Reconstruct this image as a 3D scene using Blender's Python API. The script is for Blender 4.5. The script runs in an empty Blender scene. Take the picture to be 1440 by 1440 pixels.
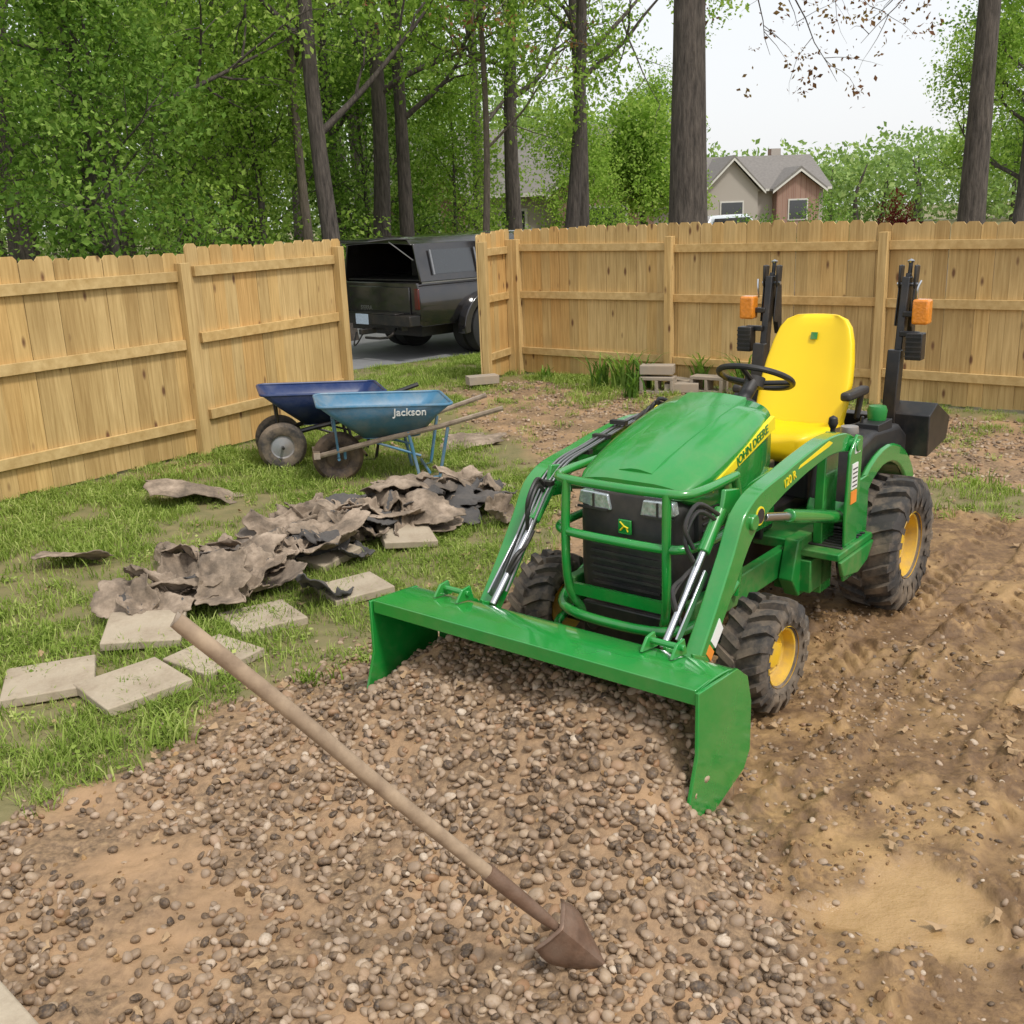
import bpy, bmesh, math, random
import numpy as np
from mathutils import Vector, Matrix
random.seed(3); rng=np.random.default_rng(5)
S=bpy.context.scene; COL=S.collection
def sm(t):
    t=np.clip(t,0,1); return t*t*(3-2*t)
# ------------------------------------------------------------ materials
def newmat(name):
    m=bpy.data.materials.new(name); m.use_nodes=True; nt=m.node_tree
    return m,nt,nt.nodes['Principled BSDF']
def N(nt,t,**k):
    n=nt.nodes.new(t)
    for a,b in k.items(): setattr(n,a,b)
    return n
def mixc(nt,fac,a,b,blend='MIX'):
    n=N(nt,'ShaderNodeMix',data_type='RGBA',blend_type=blend)
    for i,v in ((0,fac),(6,a),(7,b)):
        if isinstance(v,bpy.types.NodeSocket): nt.links.new(v,n.inputs[i])
        elif i==0: n.inputs[0].default_value=v
        else: n.inputs[i].default_value=(*v[:3],1)
    return n.outputs[2]
def ramp(nt,fac,stops,interp='LINEAR'):
    n=N(nt,'ShaderNodeValToRGB'); n.color_ramp.interpolation=interp
    e=n.color_ramp.elements
    while len(e)<len(stops): e.new(.5)
    for q,(p,c) in zip(e,stops):
        q.position=p; q.color=(*c,1) if len(c)==3 else c
    nt.links.new(fac,n.inputs[0]); return n.outputs[0]
def noise(nt,scale,detail=4,vec=None,rough=.55):
    n=N(nt,'ShaderNodeTexNoise'); n.inputs['Scale'].default_value=scale; n.inputs['Detail'].default_value=detail; n.inputs['Roughness'].default_value=rough
    if vec is not None: nt.links.new(vec,n.inputs['Vector'])
    return n.outputs[0]
def objco(nt,scale=(1,1,1)):
    c=N(nt,'ShaderNodeTexCoord'); m=N(nt,'ShaderNodeMapping'); m.inputs['Scale'].default_value=scale
    nt.links.new(c.outputs['Object'],m.inputs[0]); return m.outputs[0]
def bump(nt,b,h,strength=.3,dist=.01):
    n=N(nt,'ShaderNodeBump'); n.inputs['Strength'].default_value=strength; n.inputs['Distance'].default_value=dist
    nt.links.new(h,n.inputs['Height']); nt.links.new(n.outputs[0],b.inputs['Normal'])
def pm(name,col,rough=.5,metal=0,var=.15,ns=8,dust=0,dustcol=(.34,.23,.13),bs=0,bd=.003,coat=0):
    m,nt,b=newmat(name); v=objco(nt)
    n1=noise(nt,ns,3,v)
    c=mixc(nt,n1,tuple(x*(1-var) for x in col),tuple(min(1,x*(1+var)) for x in col))
    if dust>0:
        n2=noise(nt,5,5,v,.7)
        f=ramp(nt,n2,[(.42,(0,0,0)),(.75,(dust,)*3)]); c=mixc(nt,f,c,dustcol)
    nt.links.new(c,b.inputs['Base Color']); b.inputs['Roughness'].default_value=rough; b.inputs['Metallic'].default_value=metal
    if coat: b.inputs['Coat Weight'].default_value=coat; b.inputs['Coat Roughness'].default_value=.08
    if bs: bump(nt,b,noise(nt,bs,2,v),.5,bd)
    return m
GREEN=pm('green_paint',(.008,.25,.034),.24,0,.12,3,.13,coat=.9)
GREEND=pm('green_dusty',(.010,.20,.03),.42,0,.15,5,.5)
YEL=pm('yellow_seat',(.88,.60,.004),.42,0,.05,5)
YELR=pm('yellow_rim',(.74,.46,.02),.5,0,.1,6,.85)
YELD=pm('yellow_decal',(.85,.66,.02),.4)
BLK=pm('black_plastic',(.018,.018,.019),.5,0,.2,20,.10,bs=300,bd=.0005)
BLKM=pm('black_steel',(.012,.012,.013),.35,0,.2,10,.12)
RUB=pm('tyre_rubber',(.045,.041,.038),.8,0,.3,20,.9,(.30,.225,.15),bs=60)
CHR=pm('steel_rod',(.55,.56,.58),.28,1,.05)
STL=pm('steel_line',(.34,.34,.34),.38,1,.1)
AMB=pm('amber_lens',(.72,.24,.02),.25,0,.3,60,coat=.5,bs=90,bd=.004)
WHT=pm('white_decal',(.75,.75,.72),.5)
ORG=pm('orange_decal',(.75,.25,.03),.5)
LENS=pm('lamp_glass',(.45,.50,.52),.10,.5,.6,60,bs=40,bd=.006,coat=1)
BLU=pm('blue_tray',(.06,.18,.29),.45,0,.25,4,.6,(.30,.30,.28),bs=15,bd=.004)
BLUD=pm('navy_tray',(.012,.03,.11),.4,0,.2,5,.25,(.25,.25,.25))
RUST=pm('rusty_steel',(.17,.10,.065),.5,.35,.5,30,.7,(.30,.22,.165),bs=110,bd=.002)
DISC=pm('grey_disc',(.30,.31,.32),.5,.3,.2,12,.6)
WDARK=pm('dark_wheel',(.05,.035,.03),.7,0,.4,20,.6)
CONC=pm('paver_concrete',(.42,.35,.255),.9,0,.22,9,.9,(.25,.19,.13),bs=120,bd=.003)
BLOCK=pm('block_concrete',(.33,.28,.22),.9,0,.2,9,.6,(.36,.26,.17),bs=90,bd=.004)
def woodmat(name,c1,c2,knots=True,axis='z'):
    m,nt,b=newmat(name)
    sc={'z':(22,22,1.1),'u':(6,6,6)}[axis]
    v=objco(nt,sc); n1=noise(nt,2.2,4,v,.6)
    geo=N(nt,'ShaderNodeNewGeometry'); isl=geo.outputs['Random Per Island']
    c=ramp(nt,n1,[(.28,c1),(.68,c2)])
    t=ramp(nt,isl,[(0,(.74,.70,.62)),(.25,(.92,.91,.87)),(.6,(1,1,1)),(.85,(1.0,.94,.82)),(1,(.96,.82,.66))])
    c=mixc(nt,1,c,t,'MULTIPLY')
    c=mixc(nt,ramp(nt,noise(nt,1.3,2,objco(nt)),[(.45,(0,0,0)),(.75,(.4,)*3)]),c,tuple(x*.68 for x in c1))
    if knots:
        vo=N(nt,'ShaderNodeTexVoronoi'); vo.inputs['Scale'].default_value=1; nt.links.new(objco(nt,(7,7,2.6)),vo.inputs['Vector'])
        k=ramp(nt,vo.outputs['Distance'],[(.07,(1,1,1)),(.16,(0,0,0))]); c=mixc(nt,k,c,(.15,.07,.028))
    nt.links.new(c,b.inputs['Base Color']); b.inputs['Roughness'].default_value=.75; bump(nt,b,n1,.35,.004)
    return m
WOOD=woodmat('fence_pine',(.43,.28,.105),(.66,.47,.21))
RAILW=woodmat('fence_rail_pine',(.45,.295,.11),(.64,.46,.21),False,'u')
GREYW=woodmat('weathered_handle',(.19,.145,.11),(.40,.33,.26),False,'u')
def leafmat(name,dark,mid,light,tr=.35):
    m=bpy.data.materials.new(name); m.use_nodes=True; nt=m.node_tree; nt.nodes.clear()
    oi=N(nt,'ShaderNodeObjectInfo'); g=N(nt,'ShaderNodeNewGeometry')
    a=N(nt,'ShaderNodeMath',operation='ADD'); nt.links.new(oi.outputs['Random'],a.inputs[0]); nt.links.new(g.outputs['Random Per Island'],a.inputs[1])
    h=N(nt,'ShaderNodeMath',operation='MULTIPLY'); nt.links.new(a.outputs[0],h.inputs[0]); h.inputs[1].default_value=.5
    c=ramp(nt,h.outputs[0],[(.1,dark),(.5,mid),(.9,light)])
    d=N(nt,'ShaderNodeBsdfDiffuse')
    t=N(nt,'ShaderNodeBsdfTranslucent'); nt.links.new(c,d.inputs['Color'])
    c2=mixc(nt,1,c,(1.25,1.4,.75),'MULTIPLY'); nt.links.new(c2,t.inputs[0])
    mx=N(nt,'ShaderNodeMixShader'); mx.inputs[0].default_value=tr
    o=N(nt,'ShaderNodeOutputMaterial'); nt.links.new(d.outputs[0],mx.inputs[1]); nt.links.new(t.outputs[0],mx.inputs[2]); nt.links.new(mx.outputs[0],o.inputs[0])
    return m
LEAFY=leafmat('leaf_spring',(.12,.205,.035),(.25,.385,.07),(.46,.57,.16),.45)
LEAFM=leafmat('leaf_mid',(.07,.135,.028),(.16,.275,.052),(.31,.43,.11),.42)
LEAFF=leafmat('leaf_far_haze',(.15,.23,.08),(.25,.36,.12),(.42,.51,.21),.35)  # paler tint, depth haze painted into the distant leaf colour
LEAFR=leafmat('leaf_red',(.10,.015,.02),(.17,.03,.03),(.22,.06,.05),.2)
LEAFB=leafmat('leaf_russet',(.10,.05,.03),(.19,.09,.05),(.26,.18,.07),.3)
GRS=leafmat('grass_blade',(.14,.20,.04),(.245,.335,.065),(.46,.50,.18),.3)
def barkm(name,c1,c2):
    m,nt,b=newmat(name); v=objco(nt,(14,14,2.2)); n1=noise(nt,1.6,5,v,.65)
    c=ramp(nt,n1,[(.3,c1),(.7,c2)]); nt.links.new(c,b.inputs['Base Color']); b.inputs['Roughness'].default_value=.9; bump(nt,b,n1,1,.05); return m
BARK=barkm('bark_dark',(.030,.024,.020),(.14,.115,.095)); BARKL=barkm('bark_light',(.07,.055,.04),(.20,.16,.12))

# ------------------------------------------------------------ mesh builder
def crom(P,n=6):
    P=[Vector(p) for p in P]
    if len(P)<3: return P
    out=[]
    for i in range(len(P)-1):
        a=P[max(i-1,0)];b=P[i];c=P[i+1];d=P[min(i+2,len(P)-1)]
        for k in range(n):
            t=k/n
            out.append(.5*((2*b)+(c-a)*t+(2*a-5*b+4*c-d)*t*t+(3*b-a-3*c+d)*t**3))
    out.append(P[-1]); return out
def spow(v,e): return math.copysign(abs(v)**e,v)
class MB:
    def __init__(s): s.v=[];s.f=[];s.m=[];s.M=None
    def add(s,vs,fs,mi=0):
        o=len(s.v)
        for p in vs:
            p=Vector(p)
            if s.M is not None: p=s.M@p
            s.v.append(tuple(p))
        for f in fs: s.f.append([i+o for i in f]); s.m.append(mi)
    def box(s,c,d,mi=0,R=None):
        x,y,z=d[0]/2,d[1]/2,d[2]/2
        vs=[Vector((a*x,b*y,e*z)) for a in(-1,1) for b in(-1,1) for e in(-1,1)]
        if R is not None: vs=[R@q for q in vs]
        vs=[q+Vector(c) for q in vs]
        s.add(vs,[(0,1,3,2),(4,6,7,5),(0,4,5,1),(2,3,7,6),(0,2,6,4),(1,5,7,3)],mi)
    def prism(s,P,y0,y1,mi=0,plane='xz'):
        n=len(P)
        def q(p,y): return (p[0],y,p[1]) if plane=='xz' else ((y,p[0],p[1]) if plane=='yz' else (p[0],p[1],y))
        s.add([q(p,y0) for p in P]+[q(p,y1) for p in P],[tuple(range(n)),tuple(range(2*n-1,n-1,-1))]+[(i,i+n,(i+1)%n+n,(i+1)%n) for i in range(n)],mi)
    def ribbon(s,P,w,y0,y1,mi=0):
        n=len(P); up=[];dn=[]
        for i,p in enumerate(P):
            a=Vector(P[max(i-1,0)]);b=Vector(P[min(i+1,n-1)]); t=(b-a).normalized(); nn=Vector((-t.y,t.x)); ww=(w[i] if hasattr(w,'__len__') else w)/2
            up.append(Vector(p)+nn*ww); dn.append(Vector(p)-nn*ww)
        vs=[(q.x,y,q.y) for y in (y0,y1) for q in up+dn]; fs=[]
        for i in range(n-1):
            u0,u1,d0,d1=i,i+1,n+i,n+i+1; k=2*n
            fs+= [(u0,u1,d1,d0),(u0+k,d0+k,d1+k,u1+k),(u0,u0+k,u1+k,u1),(d0,d1,d1+k,d0+k)]
        fs+=[(0,n,n+2*n,2*n),(n-1,3*n-1,4*n-1,2*n-1)]
        s.add(vs,fs,mi)
    def tube(s,P,r,mi=0,seg=10,cap=True,sub=0):
        if sub: 
            n0=len(P); P=crom(P,sub)
            if hasattr(r,'__len__'): r=list(np.interp(np.linspace(0,n0-1,len(P)),range(n0),r))
        P=[Vector(p) for p in P]; n=len(P); vs=[];fs=[]
        t=(P[1]-P[0]).normalized(); a=t.orthogonal().normalized()
        for i in range(n):
            t=(P[min(i+1,n-1)]-P[max(i-1,0)]).normalized(); a=(a-t*a.dot(t)).normalized(); b=t.cross(a)
            rr=r[i] if hasattr(r,'__len__') else r
            for k in range(seg):
                an=2*math.pi*k/seg; vs.append(P[i]+a*math.cos(an)*rr+b*math.sin(an)*rr)
        for i in range(n-1):
            for k in range(seg):
                k2=(k+1)%seg; fs.append((i*seg+k,i*seg+k2,(i+1)*seg+k2,(i+1)*seg+k))
        if cap: fs+=[tuple(range(seg-1,-1,-1)),tuple((n-1)*seg+k for k in range(seg))]
        s.add(vs,fs,mi)
    def loft(s,rings,mi=0,cap=True):
        m=len(rings[0]); vs=[p for r in rings for p in r]; fs=[]
        for i in range(len(rings)-1):
            for k in range(m):
                k2=(k+1)%m; fs.append((i*m+k,i*m+k2,(i+1)*m+k2,(i+1)*m+k))
        if cap: fs+=[tuple(range(m-1,-1,-1)),tuple((len(rings)-1)*m+k for k in range(m))]
        s.add(vs,fs,mi)
    def lathe(s,prof,c,mi=0,seg=48,axis='y',close=False):
        vs=[];fs=[];n=len(prof)
        for k in range(seg):
            an=2*math.pi*k/seg
            for r,a in prof:
                p=(r*math.sin(an),a,r*math.cos(an)) if axis=='y' else (r*math.cos(an),r*math.sin(an),a)
                vs.append(Vector(c)+Vector(p))
        for k in range(seg):
            k2=(k+1)%seg
            for i in range(n-1): fs.append((k*n+i,k*n+i+1,k2*n+i+1,k2*n+i))
        s.add(vs,fs,mi)
    def obj(s,name,mats,parent=None,bevel=0,ang=35,loc=None,smooth=True,bseg=2,subs=0):
        me=bpy.data.meshes.new(name); me.from_pydata(s.v,[],s.f)
        if not isinstance(mats,(list,tuple)): mats=[mats]
        for m in mats: me.materials.append(m)
        me.polygons.foreach_set('material_index',s.m)
        bm=bmesh.new(); bm.from_mesh(me); bmesh.ops.recalc_face_normals(bm,faces=bm.faces); bm.to_mesh(me); bm.free()
        if smooth:
            me.polygons.foreach_set('use_smooth',[True]*len(me.polygons)); me.set_sharp_from_angle(angle=math.radians(ang))
        o=bpy.data.objects.new(name,me); COL.objects.link(o)
        if bevel:
            b=o.modifiers.new('b','BEVEL'); b.width=bevel; b.segments=bseg; b.limit_method='ANGLE'; b.angle_limit=math.radians(40)
        if subs: u=o.modifiers.new('s','SUBSURF'); u.levels=u.render_levels=subs
        if parent: o.parent=parent
        if loc: o.location=loc
        return o
def empty(name,loc=(0,0,0),rz=0):
    e=bpy.data.objects.new(name,None); COL.objects.link(e); e.location=loc; e.rotation_euler=(0,0,rz); e.empty_display_size=.2; return e
def text(name,body,size,mat,parent,M,ext=.0015,align='LEFT'):
    c=bpy.data.curves.new(name,'FONT'); c.body=body; c.size=size; c.extrude=ext; c.align_x=align; c.materials.append(mat); c.offset=size*.012
    o=bpy.data.objects.new(name,c); COL.objects.link(o); o.parent=parent; o.matrix_local=M; return o
def frame(o,x,y):
    x=Vector(x).normalized(); y=Vector(y); y=(y-x*y.dot(x)).normalized(); z=x.cross(y)
    M=Matrix((x,y,z)).transposed().to_4x4(); M.translation=Vector(o); return M

# ------------------------------------------------------------ noise + terrain
def hsh(i,j,s):
    n=(i.astype(np.int64)*374761393+j.astype(np.int64)*668265263+s*974634777)&0x7fffffff
    n=((n^(n>>13))*1274126177)&0x7fffffff; n=(n^(n>>16))&0xffffff
    return n/float(0xffffff)
def vn(x,y,s=0):
    i=np.floor(x);j=np.floor(y);u=x-i;v=y-j;u=u*u*(3-2*u);v=v*v*(3-2*v)
    a=hsh(i,j,s);b=hsh(i+1,j,s);c=hsh(i,j+1,s);d=hsh(i+1,j+1,s)
    return (a*(1-u)+b*u)*(1-v)+(c*(1-u)+d*u)*v
def fbm(x,y,s=0,o=4):
    t=0;a=.5
    for k in range(o): t=t+a*vn(x*2**k+17*k,y*2**k-9*k,s+k); a*=.5
    return t/(1-.5**o)
def psd(x,y,P):
    d=np.full(x.shape,1e9);ins=np.zeros(x.shape,bool);n=len(P)
    for k in range(n):
        ax,ay=P[k];bx,by=P[(k+1)%n];ex,ey=bx-ax,by-ay
        t=np.clip(((x-ax)*ex+(y-ay)*ey)/(ex*ex+ey*ey),0,1)
        d=np.minimum(d,np.hypot(x-ax-t*ex,y-ay-t*ey))
        c=((ay<=y)!=(by<=y))
        if ey!=0: ins^= c&(x<ax+(y-ay)/ey*ex)
    return np.where(ins,d,-d)
O=(1.545,5.396); Hx,Hy=-.63,-.777
DIRT=[(-5,1.4),(-2.6,2.75),(-1.84,3.17),(-1.57,3.46),(-1.32,4.02),(-.84,4.49),(-.31,4.88),(.05,5.5),(.25,6.5),(.3,7.8),(-.0,9.3),(-.6,10.6),(-.5,12.3),(.1,13.1),(5.0,9.1),(9,5.8),(9,-6),(-5,-6)]
MUD=[(.8,-6),(.72,1.5),(.72,2.1),(.70,2.6),(.66,3.05),(.45,3.5),(.2,4.0),(.15,4.8),(.5,5.7),(1.2,6.4),(2.6,6.9),(3.6,6.3),(9,3),(9,-6)]
def FT(x,y):
    return (x-O[0])*Hx+(y-O[1])*Hy,(x-O[0])*(-Hy)+(y-O[1])*Hx
TRK=[(.72,-4,1.3,.15,1.0),(1.22,-4,1.9,.16,.9),(1.68,-4,4.2,.18,1.0),(2.25,-4,4.2,.17,.8),(-.5,-2.6,-.2,.13,.8)]
def bareF(x,y): return sm((.30-np.hypot((x-1.05)*.8,(y-2.62)*1.15)+(fbm(x*3.2,y*3.2,39)-.5)*.55)/.12)
def zones(x,y):
    w=(fbm(x*3,y*3,3)-.5)*.35
    d=psd(x,y,DIRT)+w
    dirt=sm((d+.06)/.18)
    e=np.hypot((x-3.2)*.6+(y-6.75)*.35,((y-6.75)*.85-(x-3.2)*-.3)*1.6)
    dirt=dirt*(1-.9*sm((.75-e+w*1.5)/.35))
    e2=np.hypot((x+.7)*1.0,(y-12.5)*.8); dirt=np.maximum(dirt,.8*sm((.55-e2+w)/.3))
    e3=np.hypot(x+2.9,(y-8.6)*.7); dirt=np.maximum(dirt,.6*sm((.45-e3+w)/.3))
    mud=sm((psd(x,y,MUD)+w*.8+.05)/.25)*dirt
    return dirt,mud
def tracks(x,y):
    F,T=FT(x,y)
    tr=np.zeros(x.shape);lug=np.zeros(x.shape);edge=np.zeros(x.shape)
    wob=(fbm(x*2.5,y*2.5,46,2)-.5)*.06
    for Tc,f0,f1,w,st in TRK:
        tc=Tc+.05*np.sin(F*.9+Tc*3)+wob; q=np.abs(T-tc)/w
        fr=sm((F-f0)/.3)*sm((f1-F)/.4)*st
        ins=sm((1.02-q)/.14)*fr
        ph=((F+wob*.6+q*w*.85+.06*(T>tc))/.118)%1
        bar=sm((.5-np.abs(ph-.5)-.19)/.07)
        keep=.12+.88*sm((fbm(x*3.2,y*3.2,44)-.40)/.16)
        tr=np.maximum(tr,ins);lug=np.maximum(lug,ins*bar*keep*sm((q-.03)/.05));edge=np.maximum(edge,np.exp(-((q-1.18)/.16)**2)*fr*sm((fbm(x*2,y*2,49)-.35)/.2))
    return tr,lug,edge
def hgt(x,y):
    dirt,mud=zones(x,y); F,T=FT(x,y)
    near=sm((60-np.hypot(x,y))/40)
    h=(fbm(x*.6,y*.6,11)-.5)*.06*sm((11-y)/3)*near
    h=h+(1-dirt)*(fbm(x*6,y*6,5)-.45)*.03*near*sm((13-y)/3)
    h=h+dirt*(1-mud)*((fbm(x*5,y*5,21)-.5)*.05+(fbm(x*22,y*22,22,3)-.5)*.02)*near*sm((14-y)/3)
    rough=(fbm(x*3,y*3,31)-.5)*.06+np.maximum(fbm(x*14,y*14,32,4)-.50,0)*.16*sm((fbm(x*2,y*2,36)-.40)/.15)+(fbm(x*45,y*45,33,2)-.5)*.010
    bare=bareF(x,y); tr,lug,edge=tracks(x,y)
    m=rough*(1-.75*tr)*(1-.9*bare)+(-.020*tr+.024*lug+.012*edge*(.3+fbm(x*9,y*9,50)))*(1-.9*bare)-.025*bare
    h=h+mud*m*near
    a=np.abs(T)
    W=sm((1.02+.25*sm((F-2.5)/.4)-a)/.55)
    cut=np.where((F<2.52)&(a>.752),sm((F-2.25)/.3)*.55,1.0)
    hp=sm((3.4-F)/1.2)*sm((F-2.13)/.05)*W*cut
    hp=hp*(.80+.20*sm((T+.3)/.9))
    return h+.36*hp*(1+.35*(fbm(x*4,y*4,61)-.5))
def graded(a,b,st,lo,hi,g=1.12):
    c=list(np.arange(a,b,st)); s=st; x=c[-1]
    while x<hi: s=min(s*g,25); x+=s; c.append(x)
    s=st; x=c[0]; L=[]
    while x>lo: s=min(s*g,25); x-=s; L.append(x)
    return np.array(L[::-1]+c)
gx=graded(-2.4,4.1,.013,-400,400); gy=graded(1.8,6.9,.013,-150,600)
X,Y=np.meshgrid(gx,gy,indexing='xy'); Z=hgt(X,Y); nx,ny=len(gx),len(gy)
V=np.stack([X,Y,Z],-1).reshape(-1,3)
idx=np.arange(nx*ny).reshape(ny,nx)
Fq=np.stack([idx[:-1,:-1],idx[:-1,1:],idx[1:,1:],idx[1:,:-1]],-1).reshape(-1,4)
def npmesh(name,V,Fq):
    me=bpy.data.meshes.new(name); me.vertices.add(len(V)); me.vertices.foreach_set('co',V.astype(np.float32).ravel())
    k=Fq.shape[1]; me.loops.add(Fq.size); me.loops.foreach_set('vertex_index',Fq.astype(np.int32).ravel())
    me.polygons.add(len(Fq)); me.polygons.foreach_set('loop_start',np.arange(0,Fq.size,k,dtype=np.int32))
    me.update(calc_edges=True); return me
gm=npmesh('ground',V,Fq); gm.polygons.foreach_set('use_smooth',np.ones(len(Fq),bool))
dz,mz=zones(X,Y); tr_,lg_,ed_=tracks(X,Y)
groove_shade=np.clip(tr_*(1-lg_),0,1)*mz  # recess shade painted into the track grooves so the tread reads
ca=gm.color_attributes.new('zone','FLOAT_COLOR','POINT')
cc=np.stack([dz,mz,bareF(X,Y),np.ones_like(dz)],-1).reshape(-1,4); ca.data.foreach_set('color',cc.astype(np.float32).ravel())
wa=gm.attributes.new('groove_shade','FLOAT','POINT'); wa.data.foreach_set('value',groove_shade.astype(np.float32).ravel())
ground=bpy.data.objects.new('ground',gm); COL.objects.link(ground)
m,nt,b=newmat('ground_mat')
at=N(nt,'ShaderNodeAttribute',attribute_name='zone'); sp=N(nt,'ShaderNodeSeparateColor'); nt.links.new(at.outputs['Color'],sp.inputs[0])
aw=N(nt,'ShaderNodeAttribute',attribute_name='groove_shade')
v=objco(nt); nA=noise(nt,2.5,4,v); nB=noise(nt,40,4,v,.65); nC=noise(nt,9,4,v)
soilg=mixc(nt,nC,(.10,.11,.035),(.27,.21,.10))
gr=ramp(nt,nB,[(.3,(.10,.065,.036)),(.5,(.21,.135,.075)),(.7,(.33,.22,.12))])
gr=mixc(nt,ramp(nt,nA,[(.42,(0,0,0)),(.62,(1,1,1))]),gr,(.36,.225,.12))
md=ramp(nt,nC,[(.30,(.12,.066,.029)),(.5,(.215,.127,.055)),(.72,(.36,.22,.094))])
md=mixc(nt,ramp(nt,nB,[(.38,(.7,.7,.7)),(.58,(0,0,0))]),md,(.105,.058,.027))
md=mixc(nt,ramp(nt,nA,[(.48,(0,0,0)),(.64,(.7,.7,.7))]),md,(.40,.25,.105))
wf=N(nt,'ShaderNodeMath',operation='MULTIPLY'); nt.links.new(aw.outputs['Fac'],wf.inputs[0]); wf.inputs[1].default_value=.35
md=mixc(nt,wf.outputs[0],md,(.13,.072,.032))  # mixes the painted groove shade into the mud colour
md=mixc(nt,sp.outputs[2],md,mixc(nt,nC,(.28,.165,.07),(.46,.30,.135)))
c=mixc(nt,sp.outputs[0],soilg,gr); c=mixc(nt,sp.outputs[1],c,md)
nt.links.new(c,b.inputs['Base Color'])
rg=N(nt,'ShaderNodeMapRange'); nt.links.new(sp.outputs[2],rg.inputs[0]); rg.inputs[3].default_value=.70; rg.inputs[4].default_value=.30; nt.links.new(rg.outputs[0],b.inputs['Roughness'])
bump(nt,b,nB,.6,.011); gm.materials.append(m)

# ------------------------------------------------------------ scatter through geometry nodes
def srccol(name,objs):
    c=bpy.data.collections.new(name)
    for o in objs:
        for u in list(o.users_collection): u.objects.unlink(o)
        c.objects.link(o)
    return c
def scatter(name,P,R,Sc,coll,parent=None,loc=None):
    me=bpy.data.meshes.new(name); P=np.asarray(P,np.float32); n=len(P)
    me.vertices.add(n); me.vertices.foreach_set('co',P.ravel())
    a=me.attributes.new('rot','FLOAT_VECTOR','POINT'); a.data.foreach_set('vector',np.asarray(R,np.float32).ravel())
    a=me.attributes.new('scl','FLOAT_VECTOR','POINT'); Sc=np.asarray(Sc,np.float32)
    if Sc.ndim==1: Sc=np.repeat(Sc[:,None],3,1)
    a.data.foreach_set('vector',Sc.ravel()); me.update()
    o=bpy.data.objects.new(name,me); COL.objects.link(o)
    g=bpy.data.node_groups.new('scatter_'+name,'GeometryNodeTree')
    g.interface.new_socket('Geometry',in_out='INPUT',socket_type='NodeSocketGeometry'); g.interface.new_socket('Geometry',in_out='OUTPUT',socket_type='NodeSocketGeometry')
    i=g.nodes.new('NodeGroupInput');q=g.nodes.new('NodeGroupOutput');ip=g.nodes.new('GeometryNodeInstanceOnPoints');ci=g.nodes.new('GeometryNodeCollectionInfo')
    ci.inputs['Collection'].default_value=coll; ci.inputs['Separate Children'].default_value=True; ci.inputs['Reset Children'].default_value=True
    ip.inputs['Pick Instance'].default_value=True
    L=g.links; L.new(i.outputs[0],ip.inputs['Points']); L.new(ci.outputs[0],ip.inputs['Instance'])
    for nm,sk in (('rot','Rotation'),('scl','Scale')):
        na=g.nodes.new('GeometryNodeInputNamedAttribute'); na.data_type='FLOAT_VECTOR'; na.inputs['Name'].default_value=nm
        so=[s for s in na.outputs if s.enabled and s.name=='Attribute'][0]; L.new(so,ip.inputs[sk])
    rv=g.nodes.new('FunctionNodeRandomValue'); rv.data_type='INT'
    ins=[s for s in rv.inputs if s.enabled and s.name in('Min','Max')]; ins[0].default_value=0; ins[1].default_value=len(coll.objects)-1
    L.new([s for s in rv.outputs if s.enabled][0],ip.inputs['Instance Index'])
    L.new(ip.outputs[0],q.inputs[0])
    mo=o.modifiers.new('scatter','NODES'); mo.node_group=g
    if parent: o.parent=parent
    if loc is not None: o.location=loc
    return o
pmx,nt,b=newmat('river_pebble')
oi=N(nt,'ShaderNodeObjectInfo')
c=ramp(nt,oi.outputs['Random'],[(0,(.05,.034,.024)),(.2,(.13,.085,.052)),(.42,(.22,.15,.095)),(.62,(.29,.21,.145)),(.8,(.39,.29,.195)),(.92,(.26,.14,.07)),(1,(.52,.43,.33))])
c=mixc(nt,ramp(nt,noise(nt,2.5,3,objco(nt)),[(.4,(0,0,0)),(.75,(.6,)*3)]),c,(.29,.19,.10))
nt.links.new(c,b.inputs['Base Color']); b.inputs['Roughness'].default_value=.6; PEB=pmx
peb=[]
for k in range(8):
    bm=bmesh.new(); bmesh.ops.create_icosphere(bm,subdivisions=2,radius=1)
    a=(random.uniform(.9,1.25),random.uniform(.65,.95),random.uniform(.42,.72))
    for vv in bm.verts:
        n_=Vector((math.sin(vv.co.x*2.1+k),math.sin(vv.co.y*2.3+k*2),math.sin(vv.co.z*2.7+k*3)))*.13
        vv.co=Vector(((vv.co.x+n_.x)*a[0],(vv.co.y+n_.y)*a[1],(vv.co.z+n_.z)*a[2]))
    me=bpy.data.meshes.new('pebble'); bm.to_mesh(me); bm.free(); me.materials.append(PEB); me.polygons.foreach_set('use_smooth',[True]*len(me.polygons))
    o=bpy.data.objects.new('pebble',me); peb.append(o)
PC=bpy.data.collections.new('pebble_src')
for o in peb: PC.objects.link(o)
def pts(n,x0,x1,y0,y1,dens):
    x=rng.uniform(x0,x1,n);y=rng.uniform(y0,y1,n); k=rng.uniform(0,1,n)<dens(x,y); return x[k],y[k]
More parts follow.
